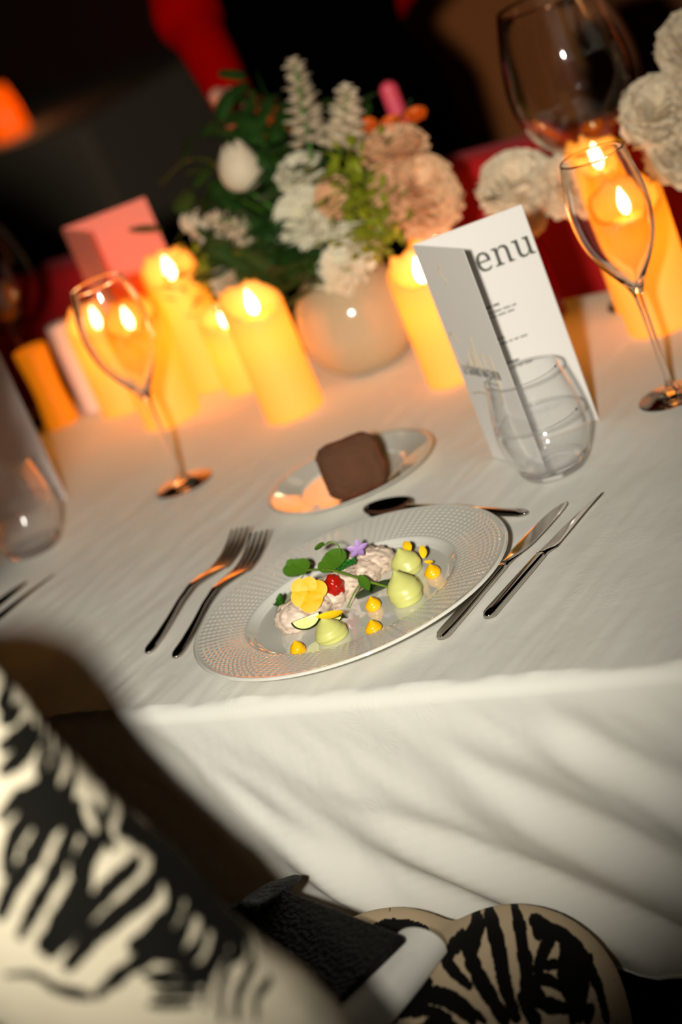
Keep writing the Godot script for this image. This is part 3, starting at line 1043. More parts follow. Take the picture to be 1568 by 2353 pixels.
# ---------------------------------------------------------------- candles and flowers
func candle(x: float, z: float, h: float, r: float, melt: float, label: String) -> Node3D:
	var o := thing("pillar_candle", label, "candle", W(x, 0, z), 0.0, "lit cream pillar candles")
	var hp := h - 0.021
	var pr := PackedVector2Array([Vector2(0, 0), Vector2(r * 0.97, 0), Vector2(r, 0.003), Vector2(r, 0.03), Vector2(r, hp * 0.6), Vector2(r, hp), Vector2(r, h - 0.006), Vector2(r - 0.001, h - 0.002), Vector2(r - 0.004, h), Vector2(r - 0.007, h - 0.002), Vector2(r - 0.008, h - 0.007), Vector2(r - 0.009, hp + 0.004), Vector2(r - 0.013, hp + 0.001), Vector2(r - 0.018, hp), Vector2(0, hp)])
	var n := pr.size() - 1
	var ph := rng.randf() * 10.0
	var low := rng.randf_range(-0.4, 0.4)        # where the rim has melted lowest
	var wax := Sh.new()
	wax.grid(64, n, func(a: float, d: float) -> Vector3:
		var p := pr[roundi(d * n)]
		var t := clampf((p.y - hp) / (h - hp), 0.0, 1.0)
		var q := nz.get_noise_2d(ph + 1.3 * cos(a * TAU), 1.3 * sin(a * TAU))
		var k := -melt * cos(a * TAU - 0.93 - low) + 0.45 * q
		return Vector3(p.x * cos(a * TAU) * (1.0 + 0.05 * t * q), p.y + t * (h - hp) * k, p.x * sin(a * TAU) * (1.0 + 0.05 * t * q)), true)
	part("wax", wax, M.wax, o)
	part("wick", Sh.new().tube(PackedVector3Array([Vector3(0, hp - 0.002, 0), Vector3(0.001, hp + 0.006, 0), Vector3(0.003, hp + 0.010, 0)]), PackedFloat32Array([0.001]), 6), M.black, o)
	var fp := cr2([Vector2(0, 0.0), Vector2(0.0050, 0.004), Vector2(0.0068, 0.011), Vector2(0.0055, 0.019), Vector2(0.0022, 0.027), Vector2(0.0, 0.032)], 4)
	part("flame", Sh.new().lathe(fp, 16, Transform3D(Basis.IDENTITY, Vector3(0.001, hp + 0.004, 0))), M.flame, o)
	var l := OmniLight3D.new()
	l.name = "candle_light"
	l.position = Vector3(0, hp - 0.020, 0)
	l.light_color = Color(1.0, 0.72, 0.14)
	l.light_energy = WAX_LIGHT
	l.light_size = 0.012
	l.omni_range = 6.0
	l.omni_attenuation = 2.0
	l.shadow_enabled = true
	o.add_child(l)
	return o


# a cupped petal: length L, width Wd, curl inwards
func petal(L: float, wd: float, cup: float, curl: float, nu := 6, nv := 7, ruffle := 0.0) -> Sh:
	var ph := rng.randf() * TAU
	return Sh.new().grid(nu, nv, func(a: float, d: float) -> Vector3:
		var s := a * 2.0 - 1.0
		var w := wd * pow(sin(PI * (0.10 + 0.80 * d)), 0.75)
		var an := curl * d
		var y := L * (sin(an) / curl if absf(curl) > 0.01 else d)
		var z := L * ((1.0 - cos(an)) / curl if absf(curl) > 0.01 else 0.0)
		return Vector3(s * w, y + ruffle * d * sin(s * 9.0 + ph), -z + cup * (s * s) * w + ruffle * d * cos(s * 7.0 + ph)), false, false)


func rosette(R: float, rows: int, per: int, ruffle: float, open: float) -> Sh:
	var s := Sh.new()
	for k in rows:
		var t := float(k) / maxf(rows - 1, 1)           # 0 heart, 1 outermost
		for i in per + k:
			var a := TAU * (i + 0.5 * (k % 2)) / (per + k) + rng.randf_range(-0.15, 0.15)
			var tilt := lerpf(0.05, open, t) + rng.randf_range(-0.08, 0.08)
			var pt := petal(R * lerpf(0.75, 1.15, t), R * lerpf(0.42, 0.74, t), 0.50, lerpf(1.0, 0.45, t), 8, 7, ruffle * 0.55)
			s.add(pt, Transform3D(Basis(Vector3.UP, a) * Basis(Vector3.RIGHT, -tilt + 0.0), Basis(Vector3.UP, a) * Vector3(0, -R * 0.25 * t, -R * lerpf(0.06, 0.2, t) * -1.0)))
	return s


func facing(dir: Vector3) -> Basis:                 # turns +y to dir
	var d := dir.normalized()
	var ax := Vector3.UP.cross(d)
	return Basis(ax.normalized(), Vector3.UP.angle_to(d)) if ax.length() > 1e-4 else Basis.IDENTITY


func stem_from(root: Vector3, head: Vector3, o: Node3D, rad := 0.0028) -> void:
	part("stem", Sh.new().tube(cr3([root, root.lerp(head, 0.5) + Vector3(0, 0.02, 0), head], 6), PackedFloat32Array([rad]), 7), M.stem, o)


func leaf(L: float, wd: float, bend: float) -> Sh:
	return Sh.new().grid(4, 10, func(a: float, d: float) -> Vector3:
		var s := a * 2.0 - 1.0
		var w := wd * pow(sin(PI * clampf(0.04 + 0.96 * d, 0.0, 1.0)), 0.8)
		var an := bend * d
		return Vector3(s * w, L * sin(an) / bend, L * (1.0 - cos(an)) / bend + absf(s) * w * 0.35), false, false)


func bloom(called: String, label: String, cat: String, root: Vector3, head: Vector3, petals: Sh, m: Material, leaves := 0) -> Node3D:
	var o := thing(called, label, cat)
	part("petals", petals, m, o)
	stem_from(root, head, o)
	for k in leaves:
		var a := rng.randf() * TAU
		part("leaf", Sh.new().add(leaf(0.07, 0.014, 0.9), Transform3D(Basis(Vector3.UP, a) * Basis(Vector3.RIGHT, 0.7), root.lerp(head, 0.75))), M.leaf, o)
	return o


func spike_flower(called: String, label: String, root: Vector3, head: Vector3, L: float, m: Material) -> void:
	var s := Sh.new()
	var dir := (head - root).normalized()
	var bs := facing(dir)
	for k in 34:
		var t := k / 33.0
		var a := k * 2.4
		var rad := lerpf(0.017, 0.005, t)
		var c := head + bs * (Vector3(cos(a) * rad, (t - 0.5) * L, sin(a) * rad))
		for i in 4:
			s.add(petal(0.014 * (1.2 - 0.5 * t), 0.007 * (1.2 - 0.5 * t), 0.3, 0.5, 3, 3, 0.001), Transform3D(bs * Basis(Vector3.UP, -a + i * 1.57) * Basis(Vector3.RIGHT, -0.9), c))
	bloom(called, label, "flower", root, head + dir * (L * 0.45), s, m)


func centre_of_table() -> void:
	candle(-0.153, -0.642, 0.143, 0.036, 0.85, "cream pillar candle left of the round vase, nearest and brightest")
	candle(-0.292, -0.765, 0.097, 0.034, 0.6, "shorter lit candle half behind the candle left of the vase")
	candle(0.065, -0.658, 0.131, 0.036, 0.8, "lit candle between the round vase and the white menu card")
	candle(-0.505, -0.778, 0.130, 0.038, 0.8, "lit candle seen through the left flute, left of a pair")
	candle(-0.378, -0.700, 0.143, 0.038, 0.7, "lit candle behind the left flute's stem, right of a pair")
	candle(-0.368, -0.797, 0.166, 0.036, 0.9, "tall lit candle with a melted rim behind the left pair")
	candle(0.305, -0.700, 0.143, 0.041, 0.85, "wide lit candle at the right, seen behind the right flute")
	candle(0.255, -0.775, 0.178, 0.034, 0.85, "taller lit candle behind the wide candle at the right")
	candle(0.018, -0.790, 0.116, 0.034, 0.6, "lit candle whose rim peeps above the white menu card")
	var tube := thing("amber_candle_glass", "slim glowing amber glass candle holder far at the left, beyond the second water glass", "candle holder", W(-0.615, 0, -0.765))
	var amber := mat(Color(0.80, 0.45, 0.08), 0.15)
	amber.emission_enabled = true
	amber.emission = Color(1.0, 0.55, 0.06)
	amber.emission_energy_multiplier = 0.42  # glow put into the glass itself, no flame inside
	part("candle_glass", Sh.new().lathe(cr2([Vector2(0, 0), Vector2(0.022, 0), Vector2(0.024, 0.004), Vector2(0.020, 0.05), Vector2(0.023, 0.105), Vector2(0.0215, 0.105), Vector2(0.0185, 0.05), Vector2(0.02, 0.006), Vector2(0, 0.005)], 4), 32), amber, tube)
	var slim := thing("slim_candle", "slim pale unlit candle far at the left, beside a lit slim candle", "candle", W(-0.575, 0, -0.790))
	part("wax", Sh.new().lathe(PackedVector2Array([Vector2(0, 0), Vector2(0.016, 0), Vector2(0.0165, 0.002), Vector2(0.0165, 0.126), Vector2(0.015, 0.130), Vector2(0.004, 0.132), Vector2(0, 0.131)]), 28), mat(Color(0.93, 0.80, 0.74), 0.5), slim)
	part("wick", Sh.new().tube(PackedVector3Array([Vector3(0, 0.13, 0), Vector3(0.001, 0.14, 0)]), PackedFloat32Array([0.001]), 6), M.black, slim)

	# round vase with the large arrangement
	var vz := Vector3(-0.101, 0, -0.755)
	var v := thing("round_vase", "round cream ceramic vase holding the white flowers", "vase", W(vz.x, 0, vz.z))
	var pr := cr2([Vector2(0.0, 0.0), Vector2(0.034, 0.0), Vector2(0.055, 0.016), Vector2(0.0685, 0.042), Vector2(0.071, 0.066), Vector2(0.066, 0.092), Vector2(0.053, 0.113), Vector2(0.042, 0.121), Vector2(0.040, 0.123), Vector2(0.038, 0.121), Vector2(0.048, 0.112), Vector2(0.061, 0.09), Vector2(0.066, 0.066), Vector2(0.06, 0.03), Vector2(0.0, 0.01)], 6)
	part("body", Sh.new().lathe(pr, 72), mat(Color(0.70, 0.645, 0.53), 0.12), v)
	var root := W(vz.x, 0.105, vz.z)
	var cam_dir := Vector3(0.62, 0.35, 0.7)

	var tul := Sh.new()
	var th := W(-0.185, 0.268, -0.765)
	var prof := [Vector2(0.004, 0.0), Vector2(0.017, 0.006), Vector2(0.0235, 0.020), Vector2(0.0225, 0.036), Vector2(0.016, 0.050), Vector2(0.009, 0.060)]
	for k in 6:
		var out := 0.0025 if k < 3 else 0.0
		tul.grid(10, 14, func(a: float, d: float) -> Vector3:
			var t := a * 2.0 - 1.0
			var half := 1.15 * sqrt(maxf(1.0 - pow(d, 3.0), 0.02)) * smoothstep(-0.2, 0.25, d)
			var q := cr2(prof, 6)
			var p: Vector2 = q[clampi(roundi(d * 30.0), 0, 30)]
			var an := (k % 3) * TAU / 3.0 + (0.0 if k < 3 else TAU / 6.0) + t * half + 0.4
			return th + Vector3(0, -0.026, 0) + Basis(Vector3.FORWARD, 0.12) * Vector3((p.x + out) * cos(an), p.y * (1.0 - 0.06 * t * t), (p.x + out) * sin(an)), false, false)
	bloom("white_tulip", "closed white tulip standing at the left of the arrangement", "flower", root, th + Vector3(0, -0.026, 0), tul, M.cream_petal, 2)
	spike_flower("delphinium", "tall white flower spike topping the arrangement in the round vase", root, W(-0.072, 0.318, -0.775), 0.10, M.cream_petal)
	spike_flower("delphinium", "shorter white flower spike right beside the tallest spike", root, W(-0.022, 0.288, -0.77), 0.07, M.cream_petal)
	spike_flower("delphinium", "drooping white flower spike low at the left above the bright candle", root, W(-0.190, 0.198, -0.735), 0.09, M.cream_petal)
	spike_flower("delphinium", "small pale flower spike at the arrangement's far left edge", root, W(-0.262, 0.205, -0.77), 0.07, M.cream_petal)
	spike_flower("delphinium", "white flower spike hanging low in front of the round vase's rim", root, W(-0.055, 0.145, -0.695), 0.09, M.white_petal)
	var hd := W(-0.060, 0.208, -0.745)
	bloom("ranunculus", "cream ranunculus at the centre of the arrangement", "flower", root, hd, Sh.new().add(rosette(0.034, 5, 5, 0.001, 0.75), Transform3D(facing(cam_dir), hd)), M.peach_petal, 1)
	hd = W(-0.100, 0.200, -0.735)
	bloom("lisianthus", "ruffled white bloom directly left of the cream ranunculus", "flower", root, hd, Sh.new().add(rosette(0.042, 4, 5, 0.006, 1.2), Transform3D(facing(cam_dir + Vector3(-0.4, 0, 0)), hd)), M.white_petal, 1)
	hd = W(-0.104, 0.242, -0.765)
	bloom("lisianthus", "ruffled white bloom above the cream ranunculus", "flower", root, hd, Sh.new().add(rosette(0.036, 4, 5, 0.006, 1.1), Transform3D(facing(Vector3(0.1, 1, 0.5)), hd)), M.white_petal, 1)
	hd = W(-0.036, 0.158, -0.715)
	bloom("lisianthus", "white bloom low at the arrangement's front, below the ranunculus", "flower", root, hd, Sh.new().add(rosette(0.034, 4, 5, 0.006, 1.2), Transform3D(facing(cam_dir), hd)), M.white_petal, 1)
	hd = W(0.030, 0.185, -0.765)
	bloom("peony", "large peach peony at the right of the arrangement", "flower", root, hd, Sh.new().add(rosette(0.062, 5, 4, 0.006, 1.155), Transform3D(facing(Vector3(0.7, 0.5, 0.4)), hd)), M.peach_petal, 2)
	hd = W(0.012, 0.235, -0.785)
	bloom("peony", "second peach peony rising behind the large one", "flower", root, hd, Sh.new().add(rosette(0.046, 5, 6, 0.005, 1.1), Transform3D(facing(Vector3(0.3, 1.0, 0.3)), hd)), M.peach_petal, 1)
	hd = W(-0.235, 0.148, -0.735)
	bloom("spray_rose", "small yellow-lit rose low above the nearest candle", "flower", root, hd, Sh.new().add(rosette(0.03, 4, 5, 0.003, 1.0), Transform3D(facing(Vector3(0.0, 0.8, 0.6)), hd)), M.cream_petal, 1)
	var og := leafy(Color(0.95, 0.42, 0.06), 0.4)
	var k0 := 0
	for p in [W(-0.012, 0.268, -0.79), W(0.015, 0.262, -0.80), W(0.042, 0.262, -0.81), W(-0.135, 0.222, -0.80), W(-0.195, 0.175, -0.79)]:
		bloom("orange_bloom", ["small orange bloom behind the short white spike", "small orange bloom beside the pink taper", "orange bloom rising at the arrangement's right shoulder", "tiny orange bloom between the tulip and the white blooms", "tiny orange bloom under the white tulip"][k0], "flower", root, p, Sh.new().add(rosette(0.016 if k0 < 3 else 0.011, 3, 4, 0.002, 0.9), Transform3D(facing(Vector3(0.3, 1, 0.4)), p)), og)
		k0 += 1
	# greenery: long arching blades, bushy sprigs and broad leaves
	var blades := [[Vector3(-0.33, 0.27, -0.80), "long grass blade arching left out of the arrangement, upper one"], [Vector3(-0.32, 0.20, -0.77), "long grass blade arching left out of the arrangement, lower one"], [Vector3(-0.16, 0.36, -0.84), "thin grass blade curving up beside the tall spike"], [Vector3(0.05, 0.285, -0.80), "upright green blade right of the pink taper"]]
	for b in blades:
		var g := thing("grass_blade", b[1], "leaf")
		var tip: Vector3 = b[0] + Vector3(0, TH, 0)
		var mid := root.lerp(tip, 0.55) + Vector3(0, 0.085 if b[0].x < -0.2 else 0.02, 0)
		var pts := cr3([root, mid, tip], 12)
		var st := []
		for k in pts.size():
			var t := k / float(pts.size() - 1)
			st.append([pts[k], 0.0065 * sin(PI * (0.12 + 0.85 * t)), 0.0008])
		part("blade", Sh.new().sweep(st, Vector3(0.7, 0.35, 0.5).normalized(), Vector3(-0.3, 0.9, 0.2).normalized(), 8, 2.0), M.leaf, g)
	k0 = 0
	for d in [[-0.20, 0.20, -0.79, 0.06], [-0.145, 0.235, -0.80, 0.07], [-0.15, 0.15, -0.73, 0.06], [-0.020, 0.222, -0.735, 0.050], [0.008, 0.178, -0.690, 0.045], [-0.225, 0.16, -0.75, 0.05], [-0.11, 0.15, -0.71, 0.045], [-0.30, 0.145, -0.79, 0.05], [-0.235, 0.235, -0.80, 0.07], [-0.17, 0.29, -0.81, 0.06], [-0.045, 0.25, -0.80, 0.06], [-0.14, 0.175, -0.72, 0.05]]:
		var g := thing("leaf_sprig", ["dark leafy sprig behind the white tulip", "dark leafy sprig at the middle back of the arrangement", "dense leaves hanging over the round vase's left shoulder", "feathery yellow-green sprig between the ranunculus and the peony", "feathery green sprig before the large peony", "leafy sprig beneath the tulip at the far left", "broad dark leaves over the vase rim below the white blooms", "wispy sprig reaching left towards the salmon card", "dark leafy sprig at the arrangement's upper left edge", "dark leaves between the tulip and the tallest white spike", "dark leaves behind the white spikes and the orange bloom", "dark leaves left of the ruffled white bloom"][k0], "foliage")
		var hp := W(d[0], d[1], d[2])
		stem_from(root, hp, g, 0.002)
		var fine: bool = k0 in [3, 4, 7]
		var s := Sh.new()
		for i in (150 if fine else 26):
			var t := rng.randf()
			var a := rng.randf() * TAU
			var c: Vector3 = hp + Vector3(rng.randfn(), rng.randfn(), rng.randfn()) * d[3] * 0.42
			var l := leaf(0.019, 0.0042, 0.7) if fine else leaf(0.048, 0.015, 0.9)
			s.add(l, Transform3D(Basis(Vector3.UP, a) * Basis(Vector3.RIGHT, rng.randf_range(0.2, 1.6)), c))
		var lv := part("leaves", s, leafy(Color(0.55, 0.58, 0.10), 0.4) if fine else M.leaf, g)
		lv.set_meta("kind", "stuff")
		k0 += 1

	# pink taper rising behind the flowers
	var tp := thing("taper_candle", "pink taper candle rising behind the peach peonies", "candle", W(0.012, 0, -0.825))
	part("wax", Sh.new().lathe(PackedVector2Array([Vector2(0, 0.10), Vector2(0.0125, 0.10), Vector2(0.0125, 0.12), Vector2(0.0115, 0.30), Vector2(0.008, 0.306), Vector2(0.0, 0.309)]), 24), mat(Color(0.85, 0.28, 0.36), 0.4), tp)
	part("holder", Sh.new().lathe(cr2([Vector2(0, 0), Vector2(0.03, 0), Vector2(0.031, 0.003), Vector2(0.008, 0.012), Vector2(0.006, 0.06), Vector2(0.009, 0.09), Vector2(0.015, 0.10), Vector2(0.015, 0.108), Vector2(0.0, 0.104)], 4), 28), mat(Color(0.5, 0.35, 0.15), 0.3, 1.0), tp)

	# red vase with white peonies, and the bunch at the right edge
	var rv := thing("red_vase", "dark red glazed vase behind the white menu card", "vase", W(0.112, 0, -0.795))
	part("body", Sh.new().lathe(cr2([Vector2(0, 0), Vector2(0.029, 0), Vector2(0.0315, 0.003), Vector2(0.0325, 0.04), Vector2(0.032, 0.08), Vector2(0.029, 0.104), Vector2(0.026, 0.104), Vector2(0.028, 0.08), Vector2(0.028, 0.012), Vector2(0, 0.01)], 5), 48), mat(Color(0.50, 0.03, 0.02), 0.25), rv)
	var r2 := W(0.112, 0.09, -0.795)
	hd = W(0.150, 0.160, -0.785)
	bloom("peony", "large white peony in the red vase, above the white menu card", "flower", r2, hd, Sh.new().add(rosette(0.052, 5, 4, 0.006, 1.15), Transform3D(facing(Vector3(0.4, 0.7, 0.6)), hd)), M.cream_petal, 1)
	hd = W(0.200, 0.145, -0.790)
	bloom("peony", "white peony in the red vase, close by the right flute's rim", "flower", r2, hd, Sh.new().add(rosette(0.046, 5, 4, 0.006, 1.15), Transform3D(facing(Vector3(0.6, 0.6, 0.5)), hd)), M.cream_petal, 1)
	hd = W(0.155, 0.128, -0.765)
	bloom("spray_rose", "small golden-lit bloom just under the white peonies", "flower", r2, hd, Sh.new().add(rosette(0.026, 4, 5, 0.003, 1.0), Transform3D(facing(Vector3(0.5, 0.4, 0.7)), hd)), M.cream_petal)
	var v3 := thing("bud_vase", "low white vase at the picture's right edge, mostly out of view", "vase", W(0.395, 0, -0.785))
	part("body", Sh.new().lathe(cr2([Vector2(0, 0), Vector2(0.03, 0), Vector2(0.045, 0.03), Vector2(0.042, 0.07), Vector2(0.03, 0.09), Vector2(0.027, 0.09), Vector2(0.038, 0.065), Vector2(0.038, 0.02), Vector2(0, 0.008)], 5), 40), mat(Color(0.82, 0.77, 0.68), 0.2), v3)
	var r3 := W(0.395, 0.08, -0.785)
	k0 = 0
	for p in [W(0.345, 0.205, -0.765), W(0.365, 0.160, -0.755), W(0.395, 0.215, -0.785), W(0.39, 0.255, -0.81)]:
		bloom("peony", ["white peony leaning left from the right-edge vase", "white peony low in the right-edge vase beside the tall candle", "white peony at the very right edge of the picture", "topmost white peony at the right edge under the goblet"][k0], "flower", r3, p, Sh.new().add(rosette(0.05, 5, 4, 0.006, 1.15), Transform3D(facing(Vector3(0.3, 0.7, 0.6)), p)), M.cream_petal, 1)
		k0 += 1


# ---------------------------------------------------------------- the starter
const PX := 0.217
const PZ := -0.129
const PY := 0.0086       # floor of the plate's well


func drop_shape(r: float, h: float, lean: Vector3) -> Sh:
	var pr := cr2([Vector2(0, 0), Vector2(r * 0.84, 0), Vector2(r, h * 0.18), Vector2(r * 0.98, h * 0.36), Vector2(r * 0.80, h * 0.58), Vector2(r * 0.46, h * 0.77), Vector2(r * 0.19, h * 0.90), Vector2(0, h)], 5)
	var n := pr.size() - 1
	var ph := rng.randf() * 9.0
	return Sh.new().grid(36, n, func(a: float, d: float) -> Vector3:
		var p := pr[roundi(d * n)]
		var t := p.y / h
		var q := 1.0 + 0.05 * sin(a * TAU * 2.0 + ph + t * 7.0) + 0.018 * sin(t * 26.0 + a * TAU)
		return Vector3(p.x * q * cos(a * TAU), p.y, p.x * q * sin(a * TAU)) + lean * t * t, true)


func flat_petal(L: float, wd: float, curl: float) -> Sh:
	return Sh.new().grid(8, 16, func(a: float, d: float) -> Vector3:
		var t := a * 2.0 - 1.0
		var w := wd * pow(sin(PI * clampf(0.03 + d * 0.95, 0.0, 1.0)), 0.7)
		var c := curl * d
		return Vector3(t * w, L * (1.0 - cos(c)) / maxf(curl, 0.01) + 0.35 * w * t * t, -L * sin(c) / maxf(curl, 0.01)), false, false)


func round_leaf(r: float, cup := 0.2, notch := 0.22) -> Sh:
	return Sh.new().grid(32, 6, func(a: float, d: float) -> Vector3:
		var an := a * TAU
		var rr := r * d * (1.0 - notch * pow(maxf(cos(an), 0.0), 8.0)) * (1.0 + 0.05 * sin(an * 3.0))
		return Vector3(rr * cos(an) * 1.12, cup * rr * rr / r - 0.10 * r * exp(-pow(sin(an) * d * 5.0, 2.0)) * d, rr * sin(an)), true, false)


func food() -> void:
	var green := mat(Color(0.80, 0.80, 0.47), 0.35)
	green.subsurf_scatter_enabled = true
	green.subsurf_scatter_strength = 0.1
	var yellow := mat(Color(0.98, 0.72, 0.06), 0.25)
	var k0 := 0
	for d in [[0.2235, -0.061, 0.0138, 0.0215, -0.002, 0.0], [0.273, -0.114, 0.0148, 0.029, -0.005, -0.004], [0.247, -0.168, 0.0135, 0.025, -0.001, 0.001]]:
		solo("herb_cream_dollop", ["pale green herb cream dollop nearest the plate's front, under a yellow petal", "pale green cream dollop with a tall tip at the right", "pale green cream dollop at the back right between yellow petals"][k0], "dollop", drop_shape(d[2], d[3], Vector3(d[4], 0, d[5])), green, W(d[0], PY, d[1]), "green cream dollops on the plate")
		k0 += 1
	k0 = 0
	for d in [[0.1985, -0.042], [0.2645, -0.064], [0.242, -0.106], [0.279, -0.154]]:
		solo("yellow_cream_dot", ["yellow cream dot nearest the plate's left front", "yellow cream dot alone at the front right of the well", "yellow cream dot in the middle before the dark cucumber skin", "yellow cream dot at the far right beside the back dollop"][k0], "dollop", drop_shape(0.0068 + 0.0003 * (k0 % 2), 0.0125, Vector3(0.001, 0, 0)), yellow, W(d[0], PY, d[1]), "yellow cream dots on the plate")
		k0 += 1

	# creamy tartare, a lumpy log
	var tart := Sh.new()
	var lumps := [[0.172, 0.0, -0.090, 0.019], [0.180, 0.0, -0.106, 0.020], [0.187, 0.0, -0.124, 0.020], [0.196, 0.0, -0.140, 0.019], [0.205, 0.0, -0.158, 0.018], [0.203, 0.004, -0.172, 0.018], [0.213, 0.002, -0.176, 0.0165]]
	for l in lumps:
		tart.blob(W(l[0], PY + l[3] * 0.5 + l[1], l[2]), Vector3(l[3], l[3] * 0.74, l[3]), Basis(Vector3.UP, rng.randf() * 3.0), 0.20, 130.0, nz, 48, 28)
	tart.paint(func(p: Vector3) -> Color:
		var n := nz.get_noise_3dv(p * 420.0)
		var m := nz.get_noise_3dv(p * 110.0 + Vector3(5, 5, 5))
		return lin(0.84, 0.76, 0.68).lerp(lin(0.74, 0.62, 0.57), smoothstep(0.05, 0.5, n)).lerp(lin(0.50, 0.32, 0.30), smoothstep(0.32, 0.6, m)))
	var tm := vmat(0.5)
	solo("creamy_tartare", "long mound of creamy pinkish tartare across the plate", "food", tart, tm)

	# cucumber
	var flesh := mat(Color(0.84, 0.84, 0.44), 0.3)
	var skin := mat(Color(0.11, 0.20, 0.03), 0.2)
	k0 = 0
	for d in [[W(0.1925, 0.0235, -0.0765), 0.0135, 0.0105, -0.60], [W(0.2165, 0.0205, -0.0825), 0.0085, 0.0085, -0.66]]:
		var o := thing("cucumber_slice", ["long half-moon cucumber slice with green skin leaning on the tartare", "smaller cucumber slice behind the front dollop"][k0], "cucumber", d[0])
		var xf := Basis(Vector3.UP, -d[3]) * Basis(Vector3.RIGHT, -0.35)
		var half := func(lo: float, hi: float, y0: float) -> Sh:       # half-moon with its round side down
			return Sh.new().grid(24, 5, func(a: float, e: float) -> Vector3:
				var an := PI + a * PI
				var z := [-0.0024, -0.0024, 0.0024, 0.0024, -0.0024, -0.0024][roundi(e * 5.0)] as float
				var r := [hi, hi, hi, lo, lo, hi][roundi(e * 5.0)] as float
				return xf * Vector3(cos(an) * d[1] * r, sin(an) * d[2] * r + y0, z), false, false)
		part("skin", half.call(0.88, 1.0, 0.0), skin, o)
		var fl := Sh.new().grid(24, 8, func(a: float, e: float) -> Vector3:
			var an := PI + a * PI
			var f := clampf(e, 0.0, 1.0)
			return xf * Vector3(cos(an) * d[1] * 0.9 * f, sin(an) * d[2] * 0.9 * f, 0.0026 - 0.0008 * f), false, false)
		fl.grid(24, 2, func(a: float, e: float) -> Vector3:
			return xf * Vector3(lerpf(-1.0, 1.0, a) * d[1] * 0.97, 0.0004, lerpf(-0.0023, 0.0025, e)), false, false)
		part("flesh", fl, flesh, o)
		k0 += 1
	for d in [[Vector3(0.217, 0.0135, -0.1215), Vector3(0.2535, 0.0190, -0.1350), 0.0075, "dark glossy cucumber skin lying left of the tall dollop"], [Vector3(0.2555, 0.0180, -0.1435), Vector3(0.2735, 0.0145, -0.1375), 0.005, "short dark cucumber skin tucked behind the tall dollop"], [Vector3(0.2215, 0.0165, -0.0845), Vector3(0.229, 0.0165, -0.0820), 0.005, "small dark cucumber skin end behind the front dollop"]]:
		var st := []
		for k in 14:
			var t := k / 13.0
			st.append([(d[0] as Vector3).lerp(d[1], t) + Vector3(0, TH + 0.001 * sin(t * PI), 0), d[2] * pow(sin(PI * (0.06 + 0.88 * t)), 0.45), 0.0010])
		solo("cucumber_skin", d[3], "cucumber", Sh.new().sweep(st, Vector3(0.25, 0.78, 0.55).normalized(), Vector3(0.45, -0.55, 0.6).normalized(), 14, 2.4), skin)

	# pansy
	var pan := thing("pansy_flower", "orange-yellow edible pansy resting on the tartare", "flower", W(0.1905, 0.0365, -0.0965))
	var pm := leafy(Color(1.0, 0.71, 0.02), 0.3, 0.55)
	var face := facing(Vector3(0.42, 0.55, 0.75))
	for d in [[-1.1, 0.0080, 0.0, 0.0085], [0.1, 0.0070, 0.0006, 0.0065], [1.25, 0.0085, 0.0010, 0.0075], [2.3, 0.0090, 0.0014, 0.0070], [3.5, 0.0105, 0.0018, 0.0070]]:
		var tb := face * Basis(Vector3.UP, d[0])
		part("petal", Sh.new().add(round_leaf(d[1], -0.10, 0.12), Transform3D(tb * Basis(Vector3.RIGHT, 0.18), tb * Vector3(0.0, d[2], -d[3]))), pm, pan)
	part("heart", Sh.new().blob(face * Vector3(0, 0.0022, 0), Vector3.ONE * 0.0012, Basis.IDENTITY, 0.0, 1.0, null, 10, 6), mat(Color(0.85, 0.68, 0.08)), pan)

	var tom := Sh.new().blob(W(0.2005, 0.0270, -0.1205), Vector3(0.0085, 0.0105, 0.0085), Basis(Vector3.UP, 0.5), 0.35, 140.0, nz, 32, 20)
	solo("tomato_piece", "glossy red tomato piece on the tartare beside the pansy", "tomato", tom, mat(Color(0.66, 0.09, 0.04), 0.22))
	solo("pomegranate_seed", "dark red seed at the tartare's left front end", "seed", Sh.new().blob(W(0.1605, PY + 0.008, -0.0815), Vector3(0.0022, 0.0032, 0.0022), Basis.IDENTITY, 0.1, 90.0, nz, 14, 10), mat(Color(0.45, 0.0, 0.05), 0.15))

	# cress: stem with paired leaves
	var cress := thing("cress_sprig", "long cress sprig with round leaves lying across the tartare", "herb")
	var gm := leafy(Color(0.27, 0.43, 0.09), 0.25, 0.35)
	var sm := leafy(Color(0.38, 0.50, 0.14), 0.2, 0.4)
	part("stem", Sh.new().tube(cr3([W(0.155, 0.036, -0.142), W(0.1712, 0.0385, -0.1360), W(0.1990, 0.0390, -0.1285), W(0.2358, 0.0305, -0.1180), W(0.2629, 0.0205, -0.1150)], 8), PackedFloat32Array([0.0011]), 8), sm, cress)
	for d in [[W(0.1445, 0.037, -0.1470), 0.0092, 2.9], [W(0.1570, 0.039, -0.1430), 0.0085, -0.3], [W(0.1900, 0.041, -0.1365), 0.0085, 2.7], [W(0.2015, 0.046, -0.1370), 0.0095, -0.5]]:
		part("leaf", Sh.new().add(round_leaf(d[1], 0.12), Transform3D(facing(Vector3(0.35, 0.85, 0.5)) * Basis(Vector3.UP, d[2]), d[0])), gm, cress)
	part("stem", Sh.new().tube(cr3([W(0.2056, 0.047, -0.1384), W(0.2095, 0.057, -0.1370), W(0.2045, 0.0635, -0.1350), W(0.1960, 0.061, -0.1345)], 6), PackedFloat32Array([0.0007]), 7), sm, cress)
	part("leaf", Sh.new().add(flat_petal(0.015, 0.0042, 0.7), Transform3D(Basis(Vector3.UP, 1.15) * Basis(Vector3.RIGHT, -0.55) * Basis(Vector3.FORWARD, -0.5), W(0.1975, 0.0620, -0.1345))), gm, cress)
